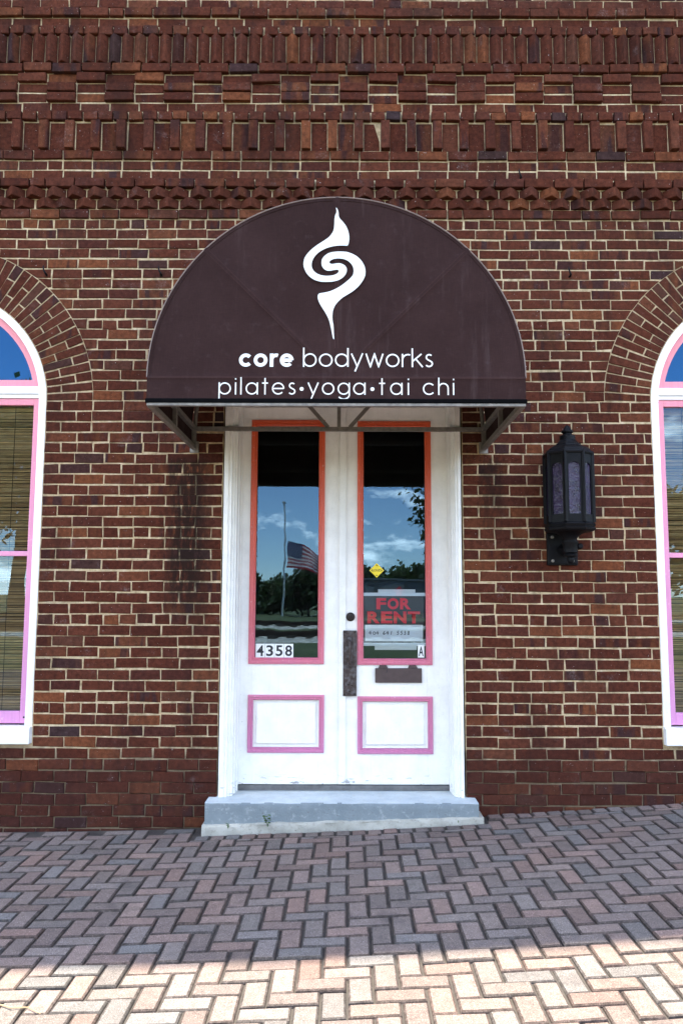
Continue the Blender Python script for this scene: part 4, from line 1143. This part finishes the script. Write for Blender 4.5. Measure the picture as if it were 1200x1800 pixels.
# ------------------------------------------------------------------ stickers and signs on the door glass
def text_mesh(body, height, bold=0.0, shear=0.0):
    cu = bpy.data.curves.new('lettering', 'FONT'); cu.body = body; cu.size = 1; cu.offset = bold; cu.shear = shear; cu.fill_mode = 'FRONT'; cu.resolution_u = 4
    o = bpy.data.objects.new('lettering', cu); COL.objects.link(o)
    dg = bpy.context.evaluated_depsgraph_get(); me = bpy.data.meshes.new_from_object(o.evaluated_get(dg)); bpy.data.objects.remove(o)
    return me
def fit_text(body, x0, x1, z0, z1, y, bold=0.0, shear=0.0):
    me = text_mesh(body, 1, bold, shear); xs = [v.co.x for v in me.vertices]; zs = [v.co.y for v in me.vertices]
    ax, bx, az, bz = min(xs), max(xs), min(zs), max(zs)
    for v in me.vertices:
        v.co = (x0 + (v.co.x - ax) / (bx - ax) * (x1 - x0), y, z0 + (v.co.y - az) / (bz - az) * (z1 - z0))
    bm = bmesh.new(); bm.from_mesh(me)
    for f in bm.faces:
        if f.normal.y > 0: f.normal_flip()
    bm.to_mesh(me); bm.free(); me.materials.clear()
    return me
gp = lambda z: YD + .0255 + (z - 1.9) * math.tan(R(.30)) - .0012
def tile(ch, x0, x1, z0, z1, label):
    y = gp((z0 + z1) / 2) - .0012
    o = empty('number_sticker', ((x0 + x1) / 2, y, z0)); tag(o, label, 'sticker')
    mb = MB(); mb.box(x0, x1, y - .0006, y + .0006, z0, z1); rel(mb.build('backing', 'paper', o), o)
    w = (x1 - x0); rel(link('digit' if ch.isdigit() else 'letter', fit_text(ch, x0 + w * .12, x1 - w * .12, z0 + .010, z1 - .010, y - .0012, .022), 'ink', o), o)
for i, ch in enumerate('4358'):
    x0 = -.643 + i * .0659
    tile(ch, x0, x0 + .0640, 1.098, 1.193, 'white sticker with black number %s on the door glass' % dict(zip('4358', ('four', 'three', 'five', 'eight')))[ch])
tile('A', .487, .531, 1.101, 1.187, 'white sticker with black letter A in the corner of the door glass')
# yellow diamond
y = gp(1.7) - .001; cxs, czs, hd = .201, 1.7065, .051
o = empty('diamond_sticker', (cxs, y, czs - hd)); tag(o, 'small yellow diamond sticker with black lettering on the door glass', 'sticker')
mb = MB(); mb.add([(cxs, y, czs - hd), (cxs + hd, y, czs), (cxs, y, czs + hd), (cxs - hd, y, czs)], [(0, 1, 2, 3)]); rel(mb.build('backing', 'yellow', o), o)
rel(link('lettering', fit_text('LOUD', cxs - .030, cxs + .030, czs - .007, czs + .009, y - .0008, .01), 'ink', o), o)
mb = MB()
for q in range(4):
    ca, sa = math.cos(q * math.pi / 2), math.sin(q * math.pi / 2)
    f_ = lambda u, v: (cxs + u * ca - v * sa, y - .0008, czs + u * sa + v * ca)
    mb.add([f_(.030, -.009), f_(.041, 0), f_(.030, .009), f_(.034, 0)], [(0, 1, 2, 3)])
rel(mb.build('arrow_marks', 'ink', o), o)

# for-rent sign hung inside the glass
YS = YD + .036
def zs(ypx): return 1.5 + ((1.554 - .003807 * (ypx - 1039)) - 1.5) * (5.5 + YS) / 5.5
def xs_(xpx): return (xpx - 612) / 262.0 * (5.5 + YS) / 5.5
sg = empty('for_rent_sign', (.315, YS, zs(1128))); tag(sg, 'black sign with red FOR RENT letters and a handwritten phone number behind glass', 'sign')
mb = MB(); mb.box(xs_(640), xs_(746), YS, YS + .004, zs(1128), zs(1047)); rel(mb.build('board', 'sign', sg), sg)
for body, xa, xb, ya, yb in (('FOR', 662, 723, 1050, 1070), ('RENT', 646, 739, 1073.5, 1094.5)):
    n = len(body); ws = dict(F=.92, O=1.08, R=1.02, E=.92, N=1.05, T=1.0); tw = sum(ws[c] for c in body); x = xa; gap = 2.2; sc_ = (xb - xa - gap * (n - 1)) / tw
    for c_ in body:
        rel(link('letter', fit_text(c_, xs_(x), xs_(x + ws[c_] * sc_), zs(yb), zs(ya), YS - .0012, .045), 'red', sg), sg); x += ws[c_] * sc_ + gap
mb = MB(); mb.box(xs_(642), xs_(744), YS - .003, YS - .0012, zs(1125.5), zs(1097), .0008); rel(mb.build('number_card', 'paper', sg), sg)
HW = {'4': [[(.55, 1), (0, .42), (.8, .45)], [(.62, .75), (.45, 0)]], '0': [[(.5 + .38 * math.cos(R(a)), .42 + .36 * math.sin(R(a))) for a in range(80, 441, 30)]],
      '6': [[(.7, 1), (.3, .65), (.12, .3), (.3, .02), (.65, .1), (.68, .36), (.4, .46), (.15, .3)]], '1': [[(.55, 1), (.35, 0)]],
      '5': [[(.9, 1), (.4, .98), (.3, .6), (.6, .6), (.7, .3), (.45, .02), (.1, .06)]], '3': [[(.2, .95), (.6, 1), (.65, .75), (.35, .55), (.65, .4), (.55, .08), (.1, .05)]],
      '8': [[(.62, .95), (.3, .95), (.3, .7), (.62, .35), (.55, .05), (.22, .08), (.25, .38), (.66, .72), (.62, .95)]]}
mb = MB(); px_ = 649.0; kk = 0
for c_ in '404 641 5538':
    if c_ != ' ':
        for s_ in HW[c_]:
            ribbon(mb, [(xs_(px_ + u * 5.6), zs(1114.5 - v * 6.5)) for u, v in s_], .0042, YS - .0036 - kk * .0002); kk = (kk + 1) % 3
    px_ += 6.3 if c_ != ' ' else 5.2
rel(mb.build('handwriting', 'ink', sg), sg)
for nme, (xa, xb, ya, yb), lab in (('window_rod', (638.5, 747.5, 1040.5, 1046.5), 'white rod across the door glass above the for rent sign'), ('window_rod', (638.5, 747.5, 1129, 1134), 'white rod across the door glass below the for rent sign')):
    mb = MB(); mb.box(xs_(xa) - .02, xs_(xb) + .02, YS - .010, YS - .0045, zs(yb), zs(ya), .001); tag(mb.build(nme, 'paper'), lab, 'rod')
for (xa, xb, ya, yb), lab in (((665, 731, 1034.5, 1041), 'strip of white paper lying above the upper rod'), ((659, 733, 1133.5, 1141), 'strip of white paper hanging under the lower rod')):
    mb = MB(); mb.box(xs_(xa), xs_(xb), YS - .0015, YS - .0005, zs(yb), zs(ya)); tag(mb.build('paper_strip', 'paper'), lab, 'paper')

# ------------------------------------------------------------------ small things on wall and ground
def hook(x, z, label):
    mb = MB(); mb.tube([(x, .004, z), (x + .004, -.018, z - .001), (x + .003, -.034, z + .004), (x - .006, -.040, z + .02), (x - .012, -.038, z + .045), (x - .010, -.036, z + .058)], [.008, .008, .007, .006, .005, .003], 8)
    o = auto_smooth(mb.build('iron_hook', 'iron')); tag(o, label, 'hook')
hook(-1.325, 3.775, 'bent black iron hook in the brick wall beside the awning near the blue-black brick')
hook(1.555, 3.775, 'bent black iron hook in the brick wall above the lantern')
hook(-2.135, 3.775, 'bent black iron hook at the top of the window arch away from the lantern')
hook(1.22, 4.50, 'bent black iron hook between the dentil band and the dog-tooth band')
def weed(x, y, z, h, n, label, seed):
    rg = random.Random(seed); w = empty('weed', (x, y, z)); tag(w, label, 'plant')
    stems = MB(); lv = MB()
    for i in range(n):
        a = rg.uniform(0, 6.28); l = h * rg.uniform(.55, 1); tip = Vector((x + math.cos(a) * l * .28, y - abs(math.sin(a)) * l * .25 - .004, z + l)); b0 = Vector((x, y, z))
        pts = [b0, b0.lerp(tip, .5) + Vector((0, 0, l * .06)), tip]; stems.tube(pts, [.0016, .0013, .0008], 5)
        for q in range(5):
            t = .35 + .15 * q; p = b0.lerp(tip, min(1, t)); an = a + (1.2 if q % 2 else -1.2) + rg.gauss(0, .3); s = h * rg.uniform(.16, .26)
            d = Vector((math.cos(an), -abs(math.sin(an)) * .6 - .1, rg.uniform(-.1, .5))).normalized(); sd = d.cross(Vector((0, .7, .7))).normalized()
            P_ = [p, p + d * s * .4 + sd * s * .34, p + d * s * .7 + sd * s * .2, p + d * s, p + d * s * .65 - sd * s * .25, p + d * s * .35 - sd * s * .32]
            lv.add(P_, [(0, 1, 2, 3, 4, 5)], rg.random())
    rel(stems.build('stem', 'green', w), w); rel(lv.build('leaves', 'green', w), w)
weed(-.505, -.203, .070, .105, 4, 'small green weed growing from the crack at the foot of the step', 3)
weed(-.755, -.203, .060, .040, 3, 'tiny green weed tuft at the corner of the step footing', 8)
weed(.70, -.210, .100, .022, 3, 'low moss tuft on the footing below the doorway jamb', 9)
mb = MB(); mb.tube([(-1.29, -2.34, ground_z(-1.29) + .006), (-1.22, -2.38, ground_z(-1.22) + .010), (-1.16, -2.375, ground_z(-1.16) + .007), (-1.10, -2.42, ground_z(-1.1) + .006)], [.0022, .0028, .0024, .0014], 6); tag(mb.build('twig', 'twig'), 'dry thin twig lying on the sunlit pavers', 'twig')
for lx_, ly_, s_ in ((-.72, -.47, 1.0), (1.35, -.42, .8)):
    rg = random.Random(int(lx_ * 100)); mb = MB(); V = []
    for q in range(9):
        a = 2 * math.pi * q / 9; r_ = (.020 if q % 2 else .013) * s_; V.append((lx_ + r_ * math.cos(a) * 1.3, ly_ + r_ * math.sin(a), ground_z(lx_) + .006 + rg.uniform(0, .008)))
    V.append((lx_, ly_, ground_z(lx_) + .012)); mb.add(V, [(q, (q + 1) % 9, 9) for q in range(9)]); tag(mb.build('dead_leaf', 'bark'), 'curled brown leaf on the pavers in front of the step' if lx_ < 0 else 'curled brown leaf on the pavers below the lantern', 'leaf')

# ------------------------------------------------------------------ across the street (seen mirrored in the glass)
def tube_tree(name, x, y, z, h, rad, leafmat, label, seed, nleaf=2600, lsize=.20, low=.25, group='trees across the street'):
    rg = random.Random(seed); t = empty(name, (x, y, z)); tag(t, label, 'tree', group)
    tk = MB(); top = Vector((x + rg.uniform(-.3, .3), y + rg.uniform(-.3, .3), z + h * .72)); b0 = Vector((x, y, z - .2))
    tk.tube([b0, b0.lerp(top, .35) + Vector((rg.uniform(-.1, .1), 0, 0)), b0.lerp(top, .7), top], [h * .032, h * .024, h * .016, h * .006], 9)
    cl = []
    for i in range(16):
        t0 = rg.uniform(low, .95); s = b0.lerp(top, t0); a = rg.uniform(0, 6.28); l = rad * rg.uniform(.55, 1.0) * (1.05 - .45 * max(0, t0 - .4))
        e = s + Vector((math.cos(a) * l, math.sin(a) * l, h * rg.uniform(.05, .24)))
        tk.tube([s, s.lerp(e, .5) + Vector((0, 0, .12)), e], [h * .010, h * .007, h * .003], 6)
        for q in (0.55, .8, 1.0): cl.append((s.lerp(e, q), rad * rg.uniform(.26, .42)))
    cl.append((top, rad * .4)); cl.append((top + Vector((0, 0, h * .12)), rad * .32))
    rel(tk.build('trunk', 'bark', t), t)
    lv = MB()
    for i in range(nleaf):
        c_, r_ = cl[rg.randrange(len(cl))]
        d = Vector((rg.gauss(0, 1), rg.gauss(0, 1), rg.gauss(0, .8))).normalized() * r_ * rg.uniform(.35, 1.05); p = c_ + d
        n_ = Vector((rg.gauss(0, 1), rg.gauss(0, 1), rg.gauss(.6, 1))).normalized(); u = n_.orthogonal().normalized(); v = n_.cross(u); s = lsize * rg.uniform(.6, 1.3)
        lv.add([p - u * s, p + v * s * .5, p + u * s, p - v * s * .5], [(0, 1, 2, 3)], rg.random())
    rel(lv.build('crown', leafmat, t), t)
far = [(-13, -66, 4.4, 2.6, 'leafA'), (-9.2, -70, 4.8, 2.8, 'leafB'), (-6.4, -72, 4.6, 2.6, 'leafA'), (-3.6, -68, 5.2, 2.8, 'leafB'), (-.8, -73, 5.4, 2.6, 'leafA'), (1.8, -75, 5.8, 2.7, 'leafB'), (4.6, -72, 6.1, 2.8, 'leafA'), (7.5, -70, 6.0, 2.8, 'leafB'), (11, -74, 6.5, 3, 'leafA'), (-17, -70, 5.2, 3, 'leafB')]
for i, (x, y, h, r_, lm) in enumerate(far):
    tube_tree('tree', x, y, .95, h * .82, r_, lm, 'low dark bushy tree in the row beyond the railway tracks', 40 + i, 2800, .30, .10, 'bushy trees beyond the railway')
tube_tree('magnolia_tree', 4.15, -24.5, .45, 7.4, 2.3, 'leafB', 'glossy dark magnolia tree standing alone before the tracks', 5, 4200, .17, .15, '')
for i, (x, y, h, r_) in enumerate([(-12.5, -25, 10.5, 3.6), (-17, -27, 12, 4.2), (-21.5, -24, 11.5, 4)]):
    tube_tree('oak_tree', x, y, .4, h, r_, 'leafC' if i < 2 else 'leafA', ['tall yellow-green oak standing closest to the crossing road', 'tallest yellow-green oak, between the two other oaks', 'tall dark green oak at the end of the oak row'][i], 70 + i, 5200, .24, .22, 'tall oaks across the street')
for i, (x, y, h, r_) in enumerate([(17.5, -40, 8.6, 3.4), (22.5, -38, 9.6, 3.8), (27, -42, 9.6, 3.8)]):
    tube_tree('elm_tree', x, y, .6, h, r_, 'leafC' if i % 2 == 0 else 'leafA', ['smallest yellow-green elm by the railway tracks', 'dark green elm between two yellow-green elms by the railway', 'wide yellow-green elm at the outer end of the elm row'][i], 80 + i, 3600, .26, .22, 'elms by the railway')

for y, z, w, lab in ((-21.5, .42, 2.4, 'pale gravel bed under the track next to the grass strip'), (-31.5, .62, 2.8, 'pale gravel bed under the track by the flagpole')):
    V = []; F = []; n = 120
    pr = [(-w, -.35), (-w * .6, .05), (w * .6, .05), (w, -.35)]
    for i in range(n + 1):
        x = -45 + 90 * i / n
        for q, (dy, dz) in enumerate(pr): V.append((x, y + dy, z + dz + .03 * noise.noise(Vector((x, dy * 3, y)))))
    for i in range(n):
        for q in range(3): F.append((i * 4 + q, i * 4 + q + 1, i * 4 + 5 + q, i * 4 + 4 + q))
    tag(link('gravel_bed', mesh('gravel_bed', V, F), 'gravel'), lab, 'gravel', kind='stuff')
    tk = empty('railway_track', (0, y, z + .05)); tag(tk, 'rusty railway track ' + ('next to the grass strip' if y > -25 else 'nearer the flagpole'), 'railway track')
    for dy in (-.72, .72):
        mb = MB(); mb.box(-45, 45, y + dy - .06, y + dy + .06, z + .10, z + .12); mb.box(-45, 45, y + dy - .012, y + dy + .012, z + .12, z + .22); mb.box(-45, 45, y + dy - .035, y + dy + .035, z + .22, z + .26); rel(mb.build('rail', 'rail', tk), tk)
    mt = MB(); mt.box(-.11, .11, -1.25, 1.25, 0, .09); me = mt.mesh('sleeper'); me.materials.append(M['tie'])
    for i in range(-30, 31): o = link('sleeper', me, None, tk, (i * .62, 0, 0))

FPX, FPY = -5.25, -60.3
fp = empty('flagpole', (FPX, FPY, .8)); tag(fp, 'tall silver flagpole with ball finial beyond the railway tracks', 'flagpole')
mb = MB(); mb.tube([(FPX, FPY, .8), (FPX, FPY, 5), (FPX, FPY, 9.85)], [.10, .085, .055], 12); rel(auto_smooth(mb.build('pole', 'pole', fp)), fp)
mb = MB(); mb.lathe([(.09, 0), (.12, .02), (.06, .05), (.05, .12), (.12, .17), (.15, .25), (.12, .33), (.02, .37)], (FPX, FPY, 9.85), 12); rel(auto_smooth(mb.build('ball_finial', 'pole', fp)), fp)
fg = empty('flag', (FPX + .25, FPY, 5.2)); tag(fg, 'United States flag flying at half-mast on the flagpole', 'flag')
FW, FH = 3.6, 2.15; ftop = 6.9
def fpt(u, v):
    """u along the fly, v down the hoist"""
    x = FPX + .22 + FW * .78 * u; y = FPY + .22 * math.sin(u * 9 + v * 1.5) * u; z = ftop - FH * v * (1 - .25 * u) - 1.15 * u ** 1.3 - .10 * math.sin(u * 7 + 1) * u
    return (x, y, z)
nu, nv = 40, 26; parts = dict(red_stripes=([], 'flag_r'), white_stripes=([], 'flag_w'), canton=([], 'flag_b'))
for i in range(nu):
    for j in range(nv):
        s = j // 2; key = 'canton' if (i < nu * .4 and s < 7) else ('red_stripes' if s % 2 == 0 else 'white_stripes')
        parts[key][0].append([fpt((i + a) / nu, (j + b_) / nv) for a, b_ in ((0, 0), (0, 1), (1, 1), (1, 0))])
for key, (qs, mt_) in parts.items():
    mb = MB()
    for q in qs: mb.add(q, [(0, 1, 2, 3)])
    rel(mb.build(key, mt_, fg), fg)
mb = MB()
for r_ in range(9):
    for c_ in range(6 if r_ % 2 == 0 else 5):
        u = (.4 / 12) * (1 + 2 * c_ + (r_ % 2)); v = (7 / 13 / 10) * (r_ + 1); p = Vector(fpt(u, v)) + Vector((0, .012, 0))
        mb.add([(p.x + (.055 if k % 2 == 0 else .022) * math.sin(k * math.pi / 5), p.y, p.z + (.055 if k % 2 == 0 else .022) * math.cos(k * math.pi / 5)) for k in range(10)], [tuple(range(10))])
o = rel(mb.build('stars', 'flag_w', fg), fg)

tr_ = empty('office_trailer', (3.4, -57, .75)); tag(tr_, 'low white corrugated office trailer with a red roof emblem sign', 'trailer')
mb = MB()
for i in range(50):
    x = 1.0 + i * .1; mb.box(x, x + .1, -59.2, -56.6 + (.03 if i % 2 else 0), 1.1, 3.55)
rel(mb.build('body', 'trailer', tr_), tr_)
mb = MB(); mb.box(.9, 6.1, -59.3, -56.45, 3.56, 3.72, .02); rel(mb.build('roof', 'trailer', tr_), tr_)
mb = MB(); mb.box(1.3, 2.0, -56.568, -56.53, 1.2, 3.1); rel(mb.build('door', 'plank', tr_), tr_)
sb = MB(); sb.box(2.4, 4.2, -56.56, -56.52, 2.2, 3.3); sgn = rel(sb.build('sign_board', 'plank', tr_), tr_)
mb = MB(); mb.add([(3.55, -56.5, 2.75), (3.85, -56.5, 3.05), (4.15, -56.5, 2.75), (4.05, -56.5, 2.75), (4.05, -56.5, 2.45), (3.65, -56.5, 2.45), (3.65, -56.5, 2.75)], [(0, 1, 2, 3, 4, 5, 6)]); rel(mb.build('roof_emblem', 'red', tr_), tr_)
for i in range(6):
    mb = MB(); x = 1.3 + i * .9; mb.box(x, x + .25, -58, -57.4, .6, 1.11); rel(mb.build('support_pier', 'footing', tr_), tr_)
